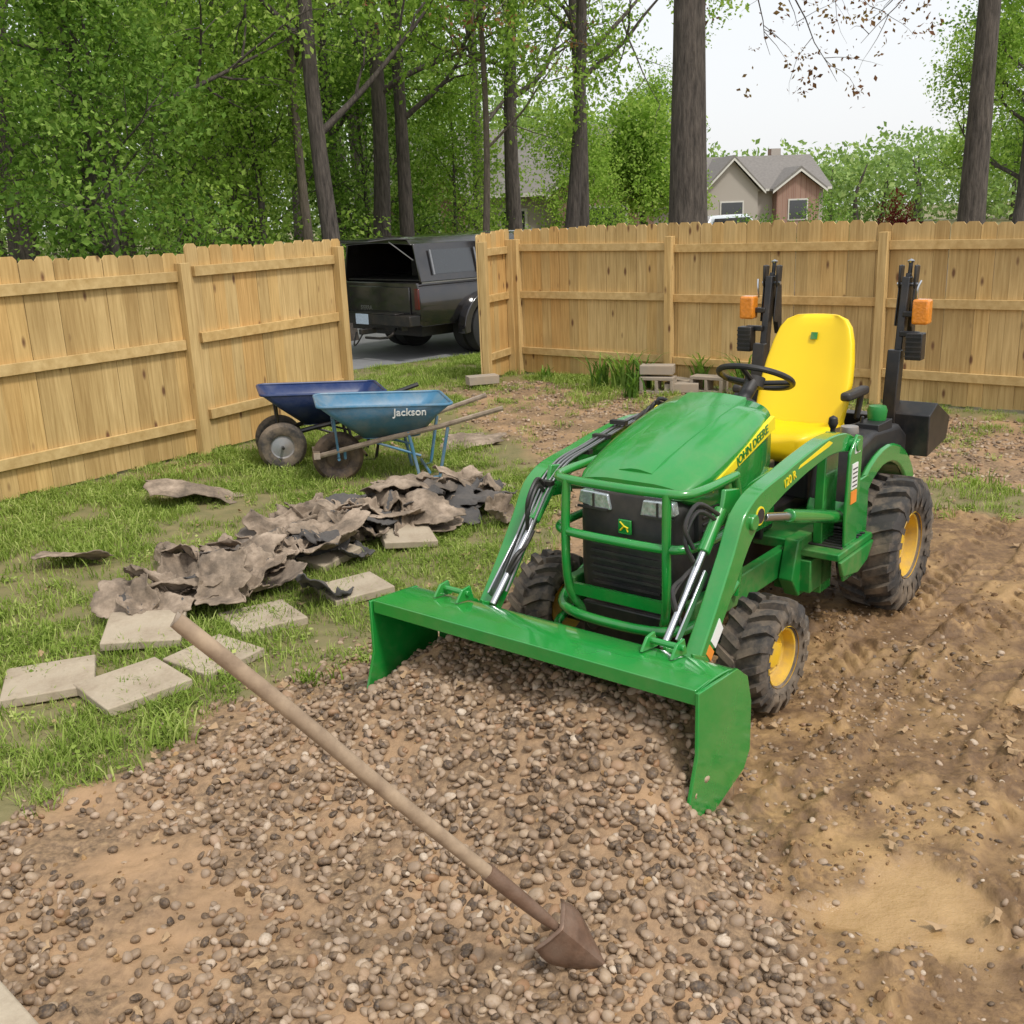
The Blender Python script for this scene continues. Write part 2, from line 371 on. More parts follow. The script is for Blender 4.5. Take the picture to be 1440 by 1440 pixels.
def dgrav(x,y):
    dirt,mud=zones(x,y); F,T=FT(x,y)
    base=.25+.75*sm((fbm(x*2.6,y*2.6,71)-.32)/.16)
    for cx,cy,rx,ry in ((-1.30,2.93,.26,.12),(-.98,3.62,.26,.09),(-.5,2.10,.13,.07),(-1.0,2.75,.12,.06)):
        base=base*(1-.93*sm((1.25-np.hypot((x-cx)/rx,(y-cy)/ry)+(fbm(x*6,y*6,73)-.5)*1.2)/.4))
    heap=sm((3.5-F)/.5)*sm((F-2.1)/.05)*sm((1.15-np.abs(T))/.2)
    core=sm((.9-np.hypot((x-.25)/1.1,(y-2.5)/1.1))/.3)
    d=np.maximum(np.maximum(base*.72,heap),core)*(1-mud)
    sparse=(.05+.42*sm((fbm(x*3,y*3,75)-.44)/.12))*sm((2.5-x)/1.1)
    d=np.maximum(d,mud*sparse*(1-.9*bareF(x,y)))
    F2=((T>-.74)&(T<.74)&(F>2.15)&(F<2.6)); d=np.where(F2,1,d)
    return d*dirt
x,y=pts(42000,-2.8,3.4,1.8,5.8,dgrav); 
F_,T_=FT(x,y); z=hgt(x,y)+rng.uniform(-.005,.012,len(x)); n=len(x)
s1=rng.uniform(.009,.0205,n)*(1+.4*rng.uniform(0,1,n)**4)
mm=zones(x,y)[1]; s1=s1*(1-.3*mm); z=z-.009*mm
R=np.stack([rng.normal(0,.5,n),rng.normal(0,.5,n),rng.uniform(0,6.28,n)],-1)
def dback(x,y):
    dirt,mud=zones(x,y); return dirt*(1-mud)*(.35+.65*sm((fbm(x*1.3,y*1.3,81)-.4)/.2))
x2,y2=pts(26000,-.8,8,5.6,13.4,dback); n2=len(x2); z2=hgt(x2,y2)+.002
x3,y3=pts(3500,-3,.5,2.5,7,lambda x,y:sm((psd(x,y,DIRT)+.45)/.4)*(1-zones(x,y)[0])*.6); n3=len(x3); z3=hgt(x3,y3)+.003
P=np.concatenate([np.stack([x,y,z],-1),np.stack([x2,y2,z2],-1),np.stack([x3,y3,z3],-1)])
SS=np.concatenate([s1,rng.uniform(.010,.024,n2),rng.uniform(.008,.017,n3)])
n23=n2+n3; R=np.concatenate([R,np.stack([rng.normal(0,.3,n23),rng.normal(0,.3,n23),rng.uniform(0,6.28,n23)],-1)])
scatter('gravel',P,R,SS,PC)
clm,nt,b=newmat('clod'); oi=N(nt,'ShaderNodeObjectInfo'); c=ramp(nt,oi.outputs['Random'],[(0,(.12,.066,.029)),(.5,(.21,.122,.053)),(1,(.36,.22,.095))]); nt.links.new(c,b.inputs['Base Color']); b.inputs['Roughness'].default_value=.85
cl=[]
for k in range(4):
    bm=bmesh.new(); bmesh.ops.create_icosphere(bm,subdivisions=2,radius=1)
    for vv in bm.verts: vv.co*=random.uniform(.7,1.15); vv.co.z*=.6
    me=bpy.data.meshes.new('clod'); bm.to_mesh(me); bm.free(); me.materials.append(clm); cl.append(bpy.data.objects.new('clod',me))
CC=bpy.data.collections.new('clod_src')
for o in cl: CC.objects.link(o)
def dclod(x,y):
    dirt,mud=zones(x,y); t=tracks(x,y)[0]
    return mud*(1-.8*t)*(1-.9*bareF(x,y))*(.08+.92*sm((fbm(x*4,y*4,88)-.45)/.12))+.12*dirt*(1-mud)
x,y=pts(20000,-2.5,4.6,1.8,6.8,dclod); n=len(x)
scatter('soil_clods',np.stack([x,y,hgt(x,y)],-1),rng.uniform(0,6.28,(n,3)),rng.uniform(.003,.009,n)*(1+1.8*rng.uniform(0,1,n)**6),CC)
lt=[]
TANL=pm('tan_leaf',(.36,.24,.13),.8)
for k in range(3):
    B=MB(); s=.03
    P=[]
    for j in range(10):
        a=2*math.pi*j/10; r_=s*(1 if j%2 else .62)*(1.4 if j in(0,5) else 1); P.append((r_*math.cos(a),r_*.7*math.sin(a),.008*math.sin(a*2+k)))
    B.add(P+[(0,0,.004)],[(j,(j+1)%10,10) for j in range(10)]); lt.append(B.obj('dead_leaf',TANL,smooth=False))
LT=srccol('litter_src',lt)
x,y=pts(800,-3,5,1.9,12,lambda x,y:.5+.5*zones(x,y)[0]); n=len(x)
scatter('leaf_litter',np.stack([x,y,hgt(x,y)+.018],-1),np.stack([rng.normal(0,.3,n),rng.normal(0,.3,n),rng.uniform(0,6.28,n)],-1),rng.uniform(.5,1.0,n),LT)
gs=[]
for k in range(5):
    B=MB()
    for q in range(26):
        a=random.uniform(0,6.28);rr=.09*math.sqrt(random.random());bx,by=rr*math.cos(a),rr*math.sin(a)
        h=random.uniform(.025,.08)*(1.25 if k==0 else 1);w=random.uniform(.002,.0042);an=random.uniform(0,6.28);d=Vector((math.cos(an),math.sin(an),0));sd=Vector((-d.y,d.x,0));ln=random.uniform(.2,1.1)*h
        vs=[];
        for t in (0,.4,.75):
            c_=Vector((bx,by,0))+d*ln*t*t+Vector((0,0,h*t)); vs+=[c_-sd*w*(1-t*.5),c_+sd*w*(1-t*.5)]
        vs.append(Vector((bx,by,0))+d*ln+Vector((0,0,h*.92)))
        B.add(vs,[(0,1,3,2),(2,3,5,4),(4,5,6)])
    if k in(3,4):
        for q in range(9):
            a=random.uniform(0,6.28);rr=random.uniform(.01,.07);c_=Vector((rr*math.cos(a),rr*math.sin(a),random.uniform(.02,.05)));an=random.uniform(0,6.28)
            e=Vector((math.cos(an),math.sin(an),.2))*.014;f_=Vector((-math.sin(an),math.cos(an),.1))*.011
            B.add([c_-e,c_-f_,c_+e,c_+f_],[(0,1,2,3)])
    o=B.obj('grass_tuft',GRS,smooth=False); gs.append(o)
GC=srccol('grass_src',gs)
def dgrass(x,y):
    dirt,mud=zones(x,y)
    fil=.12+.88*sm((fbm(x*1.9,y*1.9,91)-.37)/.2)
    d=(1-dirt)*fil+.01*dirt*(1-mud)*sm((y-4.5)/1)
    d=np.maximum(d,dirt*(1-mud)*.30*sm((y-7)/2)*sm((fbm(x*1.1,y*1.1,97)-.5)/.12))
    return np.where((x+2.14)*-.6+(y-14.45)*.8>0,0,d)
x,y=pts(14000,-5.5,.9,2.4,9.5,dgrass); xb,yb=pts(10000,-4.5,1.2,9.5,15.5,dgrass); xc,yc=pts(6000,.9,7,5.8,13,dgrass)
x=np.concatenate([x,xb,xc]);y=np.concatenate([y,yb,yc]); n=len(x)
tall=.5+1.0*fbm(x*1.1,y*1.1,95)**1.5
scatter('grass',np.stack([x,y,hgt(x,y)-.004],-1),np.stack([rng.normal(0,.12,n),rng.normal(0,.12,n),rng.uniform(0,6.28,n)],-1),rng.uniform(.7,1.25,n)*tall,GC)

# ------------------------------------------------------------ fences
def fence(name,p0,p1,posts,zoff=0,H=1.83,rails=(.32,1.02,1.60)):
    e=empty(name)
    p0=Vector((*p0,0));p1=Vector((*p1,0)); L=(p1-p0).length; d=(p1-p0)/L; nrm=Vector((d.y,-d.x,0))
    M=Matrix((d,nrm,Vector((0,0,1)))).transposed().to_4x4(); M.translation=p0
    B=MB();B.M=M; t=0
    while t<L-.05:
        w=.1395; h=H+random.uniform(-.014,.014)+zoff+.04*math.sin(t*.7+p0.x); y0=random.uniform(0,.003); b0=random.uniform(.02,.05); l=random.uniform(-.005,.005)
        P=[(t,b0),(t+w,b0),(t+w+l,h-.03),(t+w+l-.028,h),(t+l+.028,h),(t+l,h-.03)]
        B.prism(P,-.017+y0,y0-.001); t+=.1418
    B.obj('pickets',WOOD,e,0)
    B=MB();B.M=M; ps=sorted(posts); st=[0]+ps+[L]
    for z in rails:
        for a,b_ in zip(st[:-1],st[1:]):
            if b_-a<.1: continue
            dz=random.uniform(-.015,.015); dr=Matrix.Rotation(random.uniform(-.006,.006),3,'Y')
            B.box(((a+b_)/2,.022,z+zoff+dz),(b_-a-.094,.038,.089),R=dr)
    B.obj('rails',RAILW,e,.003)
    B=MB();B.M=M
    for q in ps: B.box((q,.05,.86+zoff/2),(.09,.092,1.72+zoff),R=Matrix.Rotation(random.uniform(-.008,.008),3,'Y'))
    B.obj('posts',WOOD,e,.004)
    return e
fence('wooden_fence',(-6.33,4.53),(-2.79,9.22),[.04,2.2,3.5,5.83],0)
fence('wooden_fence',(-2.765,9.245),(-1.72,11.03),[2.02],.05)
fence('wooden_fence',(.16,13.58),(8.2,6.90),[.06,2.32,4.78,7.2,9.7],.0)
fence('fence_gate',(-.30,12.75),(.08,13.62),[.05,.88],.0)

# ------------------------------------------------------------ tractor
T=empty('compact_tractor',(O[0],O[1],0),math.atan2(Hy,Hx))
def ring(x,w,zb,zt,e=.5,n=28,crown=0):
    out=[];zm=(zb+zt)/2;hh=(zt-zb)/2
    for k in range(n):
        a=2*math.pi*(k+.5)/n; yy=w*spow(math.cos(a),e); zz=zm+hh*spow(math.sin(a),e)
        if math.sin(a)>0: zz+=crown*(1-(yy/w)**2)
        out.append((x,yy,zz))
    return out
B=MB()
secs=[(.905,.262,.86,1.130,.026),(.93,.278,.82,1.147,.028),(1.05,.288,.80,1.125,.03),(1.2,.294,.78,1.088,.034),(1.38,.296,.78,1.035,.036),(1.52,.290,.80,.985,.036),(1.62,.272,.85,.945,.03),(1.67,.250,.878,.918,.02)]
B.loft([ring(x,w,zb,zt,.30,44,cr) for x,w,zb,zt,cr in secs])
B.obj('hood',GREEN,T,ang=50)
B=MB()
P=[(.925,.155,1.176),(1.1,.145,1.141),(1.35,.125,1.078),(1.55,.10,1.010),(1.63,.085,.965)]
rings=[]
for x,w,z_ in P: rings.append([(x,-w,z_-.03),(x,-w+.006,z_+.000),(x,-w*.3,z_+.010),(x,0,z_+.011),(x,w*.3,z_+.010),(x,w-.006,z_+.000),(x,w,z_-.03)])
B.loft(rings)
B.obj('hood_ridge',GREEN,T,ang=60)
B=MB()
for s_ in (-1,1):
    B.prism([(.90,.60),(.90,.86),(1.42,.84),(1.30,.60)],s_*.262,s_*.292)
B.obj('hood_side',GREEN,T,.006)
B=MB()
for s_ in (-1,1):
    B.prism([(1.335,.62),(1.44,.83),(1.60,.86),(1.60,.62)],s_*.245,s_*.283)
    for k in range(7): B.box((1.47,s_*.285,.64+k*.03),(.2,.008,.012))
B.obj('side_vent',BLK,T,.003)
B=MB()
gs_=[]
for x,w,zb,zt in [(1.30,.255,.38,.84),(1.56,.265,.36,.885),(1.65,.258,.36,.892),(1.690,.225,.375,.885),(1.70,.20,.39,.87)]:
    gs_.append(ring(x,w,zb,zt,.35,40))
B.loft(gs_); 
for k in range(8): B.box((1.703,0,.44+k*.035),(.012,.36-.01*abs(k-4),.012))
B.obj('grille',BLK,T,ang=50)
B=MB()
for s_ in (-1,1):
    B.prism([(s_*.07,.805),(s_*.085,.872),(s_*.225,.876),(s_*.235,.822),(s_*.14,.80)],1.67,1.712,plane='yz')
B.obj('headlights',LENS,T,.006)
B=MB()
for s_ in (-1,1):
    B.box((1.714,s_*.155,.838),(.006,.008,.062)); B.box((1.714,s_*.16,.806),(.01,.15,.01))
B.obj('headlight_trim',BLK,T)
B=MB(); B.box((1.712,0,.745),(.012,.062,.062)); B.obj('badge_plate',GREEN,T,.003)
B=MB(); B.tube([(1.72,-.018,.730),(1.72,.0,.750),(1.72,.02,.743)],.004,seg=6); B.tube([(1.72,.0,.750),(1.72,-.02,.767)],.003,seg=6); B.tube([(1.72,.01,.748),(1.72,.018,.727)],.003,seg=6); B.obj('badge',YELD,T)
B=MB()
B.box((.75,0,.46),(1.5,.30,.22)); B.box((1.5,0,.34),(.42,.36,.14)); B.box((1.72,0,.31),(.05,.40,.17)); B.box((1.0,0,.68),(.6,.40,.34))
B.box((1.5,0,.235),(.12,.86,.09)); B.tube([(.1,-.4,.34),(.1,.4,.34)],.10,seg=16); B.box((-.1,0,.45),(.45,.36,.4))
B.tube([(1.72,-.14,.3),(1.76,-.14,.3)],.035,seg=16); B.tube([(1.72,.14,.3),(1.76,.14,.3)],.035,seg=16)
B.obj('chassis',BLKM,T,.012)
B=MB()
for s_ in (-1,1):
    B.box((1.12,s_*.30,.40),(1.15,.05,.13)); B.prism([(.52,.24),(.50,.52),(.86,.52),(.92,.34),(.84,.24)],s_*.33,s_*.40)
    B.box((.70,s_*.36,.34),(.26,.18,.16))
B.obj('loader_frame',GREEND,T,.006)
B=MB(); r_=.0195
for z_,xf,w_ in ((.935,1.785,.335),(.71,1.795,.335)):
    B.tube([(1.38,-w_,z_),(1.64,-w_,z_),(1.755,-w_+.03,z_),(xf,-w_+.12,z_),(xf+.01,0,z_),(xf,w_-.12,z_),(1.755,w_-.03,z_),(1.64,w_,z_),(1.38,w_,z_)],r_,sub=5,seg=12)
for s_ in (-1,1):
    B.tube([(1.40,s_*.335,.945),(1.37,s_*.335,.87),(1.36,s_*.335,.77),(1.40,s_*.335,.71)],r_,sub=4,seg=12)
    B.tube([(1.785,s_*.24,.935),(1.795,s_*.245,.71),(1.785,s_*.24,.46),(1.73,s_*.19,.33)],r_,sub=4,seg=12)
    B.tube([(1.36,s_*.335,.71),(1.34,s_*.335,.55),(1.36,s_*.33,.40)],r_,sub=4,seg=12)
B.tube([(1.40,-.35,.47),(1.60,-.35,.40),(1.78,-.27,.36),(1.82,0,.35),(1.78,.27,.36),(1.60,.35,.40),(1.40,.35,.47)],.022,sub=5,seg=12)
B.tube([(1.50,-.40,.26),(1.74,-.34,.25),(1.86,-.18,.25),(1.87,.18,.25),(1.74,.34,.25),(1.50,.40,.26)],.020,sub=5,seg=12)
B.box((1.77,0,.45),(.02,.44,.05)); 
B.obj('brush_guard',GREEN,T)
def wheel(nm,x,y,z,R_,W,rim,n,out,steer=0):
    e=empty(nm,(x,y,z),steer); e.parent=T
    B=MB(); hw=W/2
    pr=[(rim-.01,-.36*W),(rim+.012,-.44*W),(rim+(R_-rim)*.45,-.5*W),(R_-.055,-.485*W),(R_-.036,-.43*W),(R_-.028,-.2*W),(R_-.026,0)]
    pr=pr+[(a,-b_) for a,b_ in pr[-2::-1]]
    B.lathe(pr,(0,0,0),seg=72)
    for k in range(n):
        for sd in (-1,1):
            th0=2*math.pi*(k+(.5 if sd>0 else 0))/n; vs=[];fs=[]; st=[(.02,R_-.002,.0),(.25,R_,.10),(.43,R_-.008,.17),(.505,R_-.050,.19),(.50,max(R_-.10,rim+.045),.20)]
            wth=.36*2*math.pi/n
            for fr,ro,sk in st:
                a=sd*fr*W; 
                for dt in (-.5,.5):
                    for rr in (max(ro-.045,rim+.025),ro):
                        th=th0-sk*(.34/R_)*.9+dt*wth*(1 if rr==ro else 1.25); vs.append((rr*math.sin(th),a,rr*math.cos(th)))
            m_=len(st)
            for i in range(m_-1):
                o_=i*4; fs+=[(o_+1,o_+3,o_+7,o_+5),(o_,o_+1,o_+5,o_+4),(o_+2,o_+6,o_+7,o_+3),(o_,o_+4,o_+6,o_+2)]
            fs+=[(0,2,3,1),((m_-1)*4,(m_-1)*4+1,(m_-1)*4+3,(m_-1)*4+2)]
            B.add(vs,fs)
    B.obj('tyre',RUB,e,ang=40)
    B=MB(); o_=out
    B.lathe([(rim+.004,o_*.44*W),(rim+.008,o_*.40*W),(rim-.012,o_*.37*W),(rim-.022,o_*.18*W),(rim-.045,o_*.12*W),(rim*.62,o_*.20*W),(rim*.45,o_*.16*W),(rim*.42,o_*.24*W),(rim*.2,o_*.26*W),(0.001,o_*.26*W)],(0,0,0),seg=48)
    B.lathe([(rim+.004,-o_*.44*W),(rim-.02,-o_*.3*W),(rim-.03,0),(.001,0)],(0,0,0),seg=32)
    for k in range(5):
        a=2*math.pi*k/5; B.tube([(rim*.52*math.sin(a),o_*.17*W,rim*.52*math.cos(a)),(rim*.52*math.sin(a),o_*.22*W,rim*.52*math.cos(a))],.009,seg=6)
    B.obj('rim',YELR,e,ang=40)
wheel('rear_wheel',.10,.545,.335,.345,.29,.165,19,1); wheel('rear_wheel',.10,-.545,.335,.345,.29,.165,19,-1)
wheel('front_wheel',1.50,.535,.235,.242,.215,.125,17,1,-.05); wheel('front_wheel',1.50,-.535,.235,.242,.215,.125,17,-1,-.05)
path=[(.56,.92),(.70,.965),(.88,.98),(1.10,.96),(1.35,.92),(1.56,.875),(1.665,.815),(1.75,.71),(1.90,.52),(2.06,.335)]
wid=[.07,.085,.085,.085,.09,.12,.135,.105,.09,.075]
B=MB()
cp=[(p.x,p.y) for p in crom([(a,b_,0) for a,b_ in path],4)]; cw=list(np.interp(np.linspace(0,9,len(cp)),range(10),wid))
for s_ in (-1,1): B.ribbon(cp,cw,s_*.465,s_*.535)
B.obj('loader_arms',GREEN,T,.006)
B=MB()
for s_ in (-1,1):
    B.prism([(.58,.22),(.56,.62),(.55,.97),(.62,.99),(.70,.91),(.72,.62),(.70,.22)],s_*.45,s_*.405)
    B.prism([(.58,.30),(.56,.62),(.55,.97),(.62,.99),(.70,.91),(.72,.62),(.70,.30)],s_*.545,s_*.56)
    B.tube([(.62,s_*.39,.94),(.62,s_*.57,.94)],.03,seg=16)
    B.tube([(.66,s_*.50,.60),(1.22,s_*.50,.745)],.031,seg=16)
    B.tube([(1.64,s_*.44,.83),(1.64,s_*.55,.83)],.033,seg=16)
    B.tube([(2.05,s_*.43,.345),(2.05,s_*.56,.345)],.026,seg=16)
    B.prism([(2.10,.10),(2.02,.12),(1.99,.36),(2.04,.42),(2.14,.47)],s_*.43,s_*.45); B.prism([(2.10,.10),(2.02,.12),(1.99,.36),(2.04,.42),(2.14,.47)],s_*.545,s_*.56)
    B.prism([(1.50,.79),(1.54,.93),(1.66,.95),(1.70,.81)],s_*.41,s_*.43)
    B.tube([(1.66,s_*.41,.87),(1.80,s_*.41,.73)],.026,seg=14)
    B.box((.45,s_*.53,.60),(.14,.02,.30))
B.obj('loader_masts',GREEN,T,.005)
B=MB()
for s_ in (-1,1):
    B.tube([(1.20,s_*.50,.74),(1.46,s_*.50,.80)],.018,seg=12)
    B.tube([(1.79,s_*.41,.74),(2.10,s_*.41,.44)],.015,seg=12)
    B.box((1.96,s_*.452,.57),(.30,.008,.035),R=Matrix.Rotation(math.radians(44),3,'Y'))
B.obj('cylinder_rods',CHR,T,.002)
B=MB()
for k in range(4):
    yy=-(.452-.02*k); off=.056+.004*(k%2)
    P=[(p[0],yy,p[1]+off) for p in path[1:5]]+[(1.56,yy,.945),(1.70,yy,.865),(1.79,yy,.77),(1.92,yy,.61),(2.03,yy,.48)]
    B.tube(P,.0062,sub=4,seg=8)
B.obj('steel_lines',STL,T)
B=MB()
for s_ in (-1,1):
    for k in range(4):
        if s_<0: B.tube([(1.02-.05*k,s_*(.40-.02*k),1.02),(.90,s_*(.38-.02*k),1.07+.02*k),(.76,s_*(.38-.03*k),1.01+.01*k),(.70,s_*.35,.80),(.74,s_*.3,.62)],.010,sub=5,seg=8)
    for k in range(2):
        B.tube([(1.70,s_*.42,.86-.03*k),(1.80,s_*.385,.92-.03*k),(1.88,s_*.375,.85-.05*k),(1.86,s_*.40,.76-.05*k)],.009,sub=5,seg=8)
        B.tube([(2.0,s_*.43,.50),(1.98,s_*.38,.59+.03*k),(1.90,s_*.38,.65),(1.82,s_*.40,.69)],.009,sub=5,seg=8)
for k in range(5): B.box((1.10+.15*k,-.42,1.04-.030*k*1.35),(.03,.085,.02))
B.obj('hoses',BLK,T)
prof=[(2.45,.495),(2.33,.497),(2.20,.478),(2.125,.42),(2.085,.32),(2.08,.20),(2.12,.09),(2.20,.03),(2.34,.0),(2.57,-.02)]
B=MB(); cp=[(p.x,p.y) for p in crom([(a,b_,0) for a,b_ in prof],3)]
B.ribbon(cp,.011,-.745,.745)
B.box((2.415,0,.480),(.10,1.488,.055)); 
sp_=[(2.475,.505),(2.20,.488),(2.12,.43),(2.085,.32),(2.085,.13),(2.13,.07),(2.50,-.03),(2.60,-.03),(2.535,.10),(2.475,.28)]
for s_ in (-1,1): B.prism(sp_,s_*.748,s_*.762)
for s_ in (-1,1):
    B.prism([(2.19,.49),(2.21,.555),(2.26,.55),(2.30,.505)],s_*.43,s_*.442); B.prism([(2.19,.49),(2.21,.555),(2.26,.55),(2.30,.505)],s_*.55,s_*.562)
    B.tube([(2.235,s_*.42,.53),(2.235,s_*.575,.53)],.012,seg=10)
B.obj('bucket',GREEN,T,.003)
B=MB()
B.box((.45,0,.475),(.72,.74,.05))
for s_ in (-1,1):
    B.box((.50,s_*.47,.455),(.66,.22,.035))
    B.prism([(.42,.44),(.84,.44),(.80,.36),(.62,.33),(.50,.36)],s_*.575,s_*.595)
B.obj('deck',GREEND,T,.006)
B=MB()
for k in range(8): 
    for s_ in (-1,1): B.box((.46+.04*k,s_*.47,.476),(.02,.18,.008))
B.obj('deck_mat',BLK,T,.002)
B=MB()
cx,cz=.10,.335
def arc(r,a0,a1,n,ex=1.0): return [(cx+r*math.cos(a)*ex,cz+r*math.sin(a)) for a in np.linspace(math.radians(a0),math.radians(a1),n)]
for s_ in (-1,1):
    Pp=[(.62,.40)]+arc(.50,24,150,14,1.05)+arc(.405,150,22,14,1.0)+[(.52,.36)]
    B.prism(Pp,s_*.50,s_*.528)
    B.ribbon(arc(.45,26,152,14,1.04),.03,s_*.28,s_*.51)
B.obj('fenders',GREEN,T,.012)
B=MB()
for s_ in (-1,1):
    B.prism([(.52,.50),(.44,.74),(.38,.875),(.18,.915),(-.20,.885),(-.36,.79),(-.36,.68),(.0,.76),(.3,.70),(.42,.5)],s_*.27,s_*.485)
B.obj('side_console',BLK,T,.025,bseg=3)
B=MB(); B.lathe([(.052,0),(.052,.03),(.045,.04),(.001,.04)],(.30,.40,.885),axis='z',seg=24); B.lathe([(.060,0),(.060,.012),(.001,.012)],(.30,-.40,.885),axis='z',seg=24); B.tube([(.42,.36,.82),(.44,.37,.98)],.012); B.lathe([(.001,.04),(.02,.03),(.024,.0),(.015,-.02),(.001,-.03)],(.44,.37,.99),axis='z',seg=12)
B.box((.02,.42,.91),(.20,.12,.05)); B.tube([(.1,.38,.90),(.1,.39,.97)],.008)
B.obj('levers',BLK,T,.004)
B=MB(); B.lathe([(.035,-.02),(.045,-.0),(.042,.03),(.001,.035)],(.30,.40,.925),axis='z',seg=20); B.obj('cap_top',DISC,T)
B=MB(); B.lathe([(.045,-.05),(.05,.0),(.042,.02),(.001,.022)],(-.02,.42,.985),axis='z',seg=20); B.obj('fuel_cap',GREEND,T)
B=MB(); B.tube([(.38,.30,.83),(.385,.30,.885)],.012); B.obj('pto_knob',pm('red_plastic',(.6,.02,.01),.4),T)
B=MB(); B.tube([(.50,.40,.70),(.50,.405,.775)],.017); B.obj('orange_knob',ORG,T)
B=MB()
B.loft([[(.62,-.16,.5),(.62,.12,.5),(.90,.24,.5),(.90,-.24,.5)],[(.66,-.15,.85),(.66,.10,.85),(.90,.24,.85),(.90,-.24,.85)],[(.68,-.14,1.06),(.68,.09,1.06),(.90,.22,1.10),(.90,-.22,1.10)],[(.76,-.12,1.145),(.76,.09,1.145),(.90,.19,1.16),(.90,-.19,1.16)]])
B.tube([(.74,0,1.05),(.54,0,1.185)],.035,seg=14)
B.obj('dash',BLK,T,.015)
B=MB(); ax=Vector((-.42,0,.9)).normalized(); c0=Vector((.52,0,1.20)); e1=Vector((0,1,0)); e2=ax.cross(e1)
B.tube([c0+(e1*math.cos(a)+e2*math.sin(a))*.18 for a in np.linspace(0,2*math.pi,41)],.015,seg=10,cap=False)
for a in (0.3,math.pi-.3,math.pi*1.5): B.tube([c0-ax*.03,c0+(e1*math.cos(a)+e2*math.sin(a))*.175],.013,seg=8)
B.tube([c0-ax*.05,c0+ax*.0],.05,seg=20)
B.obj('steering_wheel',BLK,T)
def rr(c,w,t,e=.55,n=32,bol=.0): 
    out=[]
    for k in range(n):
        a=2*math.pi*k/n; yy=w*spow(math.cos(a),e); xx=t*spow(math.sin(a),e); out.append((c[0]+xx+(bol*(yy/w)**2 if w>0 else 0),yy,c[1]))
    return out
B=MB(); rs=[]
for z_,w,t in [(.80,.17,.02),(.82,.215,.05),(.90,.243,.06),(1.0,.250,.06),(1.1,.250,.056),(1.2,.240,.052),(1.3,.220,.048),(1.37,.196,.044),(1.41,.165,.036),(1.432,.115,.018)]:
    xb=-.03-(z_-.8)*.42+.10*((z_-1.05)**2)
    rs.append(rr((xb,z_),w,t,.5,36,.055))
B.loft(rs); B.obj('seat_back',YEL,T,ang=60)
B=MB(); rs=[]
for x_,w,zb,zt in [(-.10,.20,.80,.88),(-.07,.235,.76,.905),(.1,.255,.75,.895),(.25,.255,.75,.905),(.36,.24,.75,.91),(.41,.215,.77,.895),(.43,.18,.79,.87)]:
    q=[]
    for k in range(36):
        a=2*math.pi*(k+.5)/36; yy=w*spow(math.cos(a),.5); zz=(zb+zt)/2+(zt-zb)/2*spow(math.sin(a),.5); 
        if math.sin(a)>0: zz+=.045*(yy/w)**2-.018
        q.append((x_,yy,zz))
    rs.append(q)
B.loft(rs); B.obj('seat_cushion',YEL,T,ang=60)
B=MB(); B.box((.12,0,.66),(.44,.42,.2)); B.box((-.13,0,.9),(.05,.36,.2))
for s_ in (-1,1):
    B.box((-.02,s_*.30,1.06),(.28,.055,.045)); B.tube([(-.14,s_*.29,1.05),(-.14,s_*.27,.9)],.016)
B.obj('seat_frame',BLK,T,.015,bseg=3)
B=MB(); B.box((0,0,0),(.006,.036,.038)); 
o=B.obj('seat_badge',GREEND,T); o.location=(-.183,0,1.325); o.rotation_euler=(0,-.35,0)
B=MB()
for s_ in (-1,1):
    B.prism([(-.36,.55),(-.34,.98),(-.385,1.30),(-.43,1.62),(-.48,1.62),(-.44,1.28),(-.41,.98),(-.42,.55)],s_*.365,s_*.405)
    B.prism([(-.30,.60),(-.29,1.0),(-.32,1.25),(-.36,1.25),(-.35,1.0),(-.36,.60)],s_*.35,s_*.42)
    B.box((-.47,s_*.345,1.52),(.05,.010,.32),R=Matrix.Rotation(-.15,3,'Y')); B.box((-.47,s_*.425,1.52),(.05,.010,.32),R=Matrix.Rotation(-.15,3,'Y'))
    B.tube([(-.485,s_*.385,1.60),(-.50,s_*.385,1.70)],.011); 
    B.prism([(-.58,1.56),(-.47,1.64),(-.45,1.58),(-.56,1.28),(-.60,1.30)],s_*.37,s_*.40)
    B.box((-.36,s_*.48,1.27),(.07,.085,.14)); B.box((-.38,s_*.44,1.33),(.03,.1,.03)); B.box((-.41,s_*.44,1.43),(.03,.1,.03))
    B.box((-.36,s_*.40,.62),(.18,.13,.25))
    B.box((-.455,s_*.345,1.62),(.02,.012,.12)); B.box((-.455,s_*.425,1.62),(.02,.012,.12))
B.prism([(-.30,.70),(-.30,.92),(-.42,.97),(-.66,.86),(-.62,.74)],.36,.60); B.prism([(-.30,.70),(-.30,.92),(-.42,.97),(-.60,.86),(-.58,.74)],-.36,-.55)
B.box((-.42,0,.84),(.10,.8,.09))
B.obj('roll_bar',BLKM,T,.006)
B=MB()
for s_ in (-1,1): B.box((-.40,s_*.49,1.445),(.075,.085,.13))
B.obj('amber_lights',AMB,T,.012,bseg=3)
B=MB()
for s_ in (-1,1):
    for k in range(5): B.box((-.322,s_*.48,1.22+k*.025),(.006,.08,.008))
B.obj('lamp_louvres',BLK,T)
B=MB()
for s_ in (-1,1): B.tube([(-.47,s_*.33,1.58),(-.47,s_*.44,1.58)],.010); B.lathe([(.016,0),(.02,.01),(.001,.02)],(-.50,s_*.385,1.69),axis='z',seg=10); B.tube([(-.44,s_*.45,1.50),(-.43,s_*.45,1.56),(-.45,s_*.46,1.60)],.006,sub=3)
B.obj('pins',CHR,T)
B=MB(); y_=.3005
st_=[(1.52,.890),(1.48,.932),(.95,1.108),(.945,1.050)]
B.prism(st_,y_-.02,y_+.0025); B.prism(st_,-y_-.0025,-y_+.02)
B.obj('side_stripe',YELD,T)
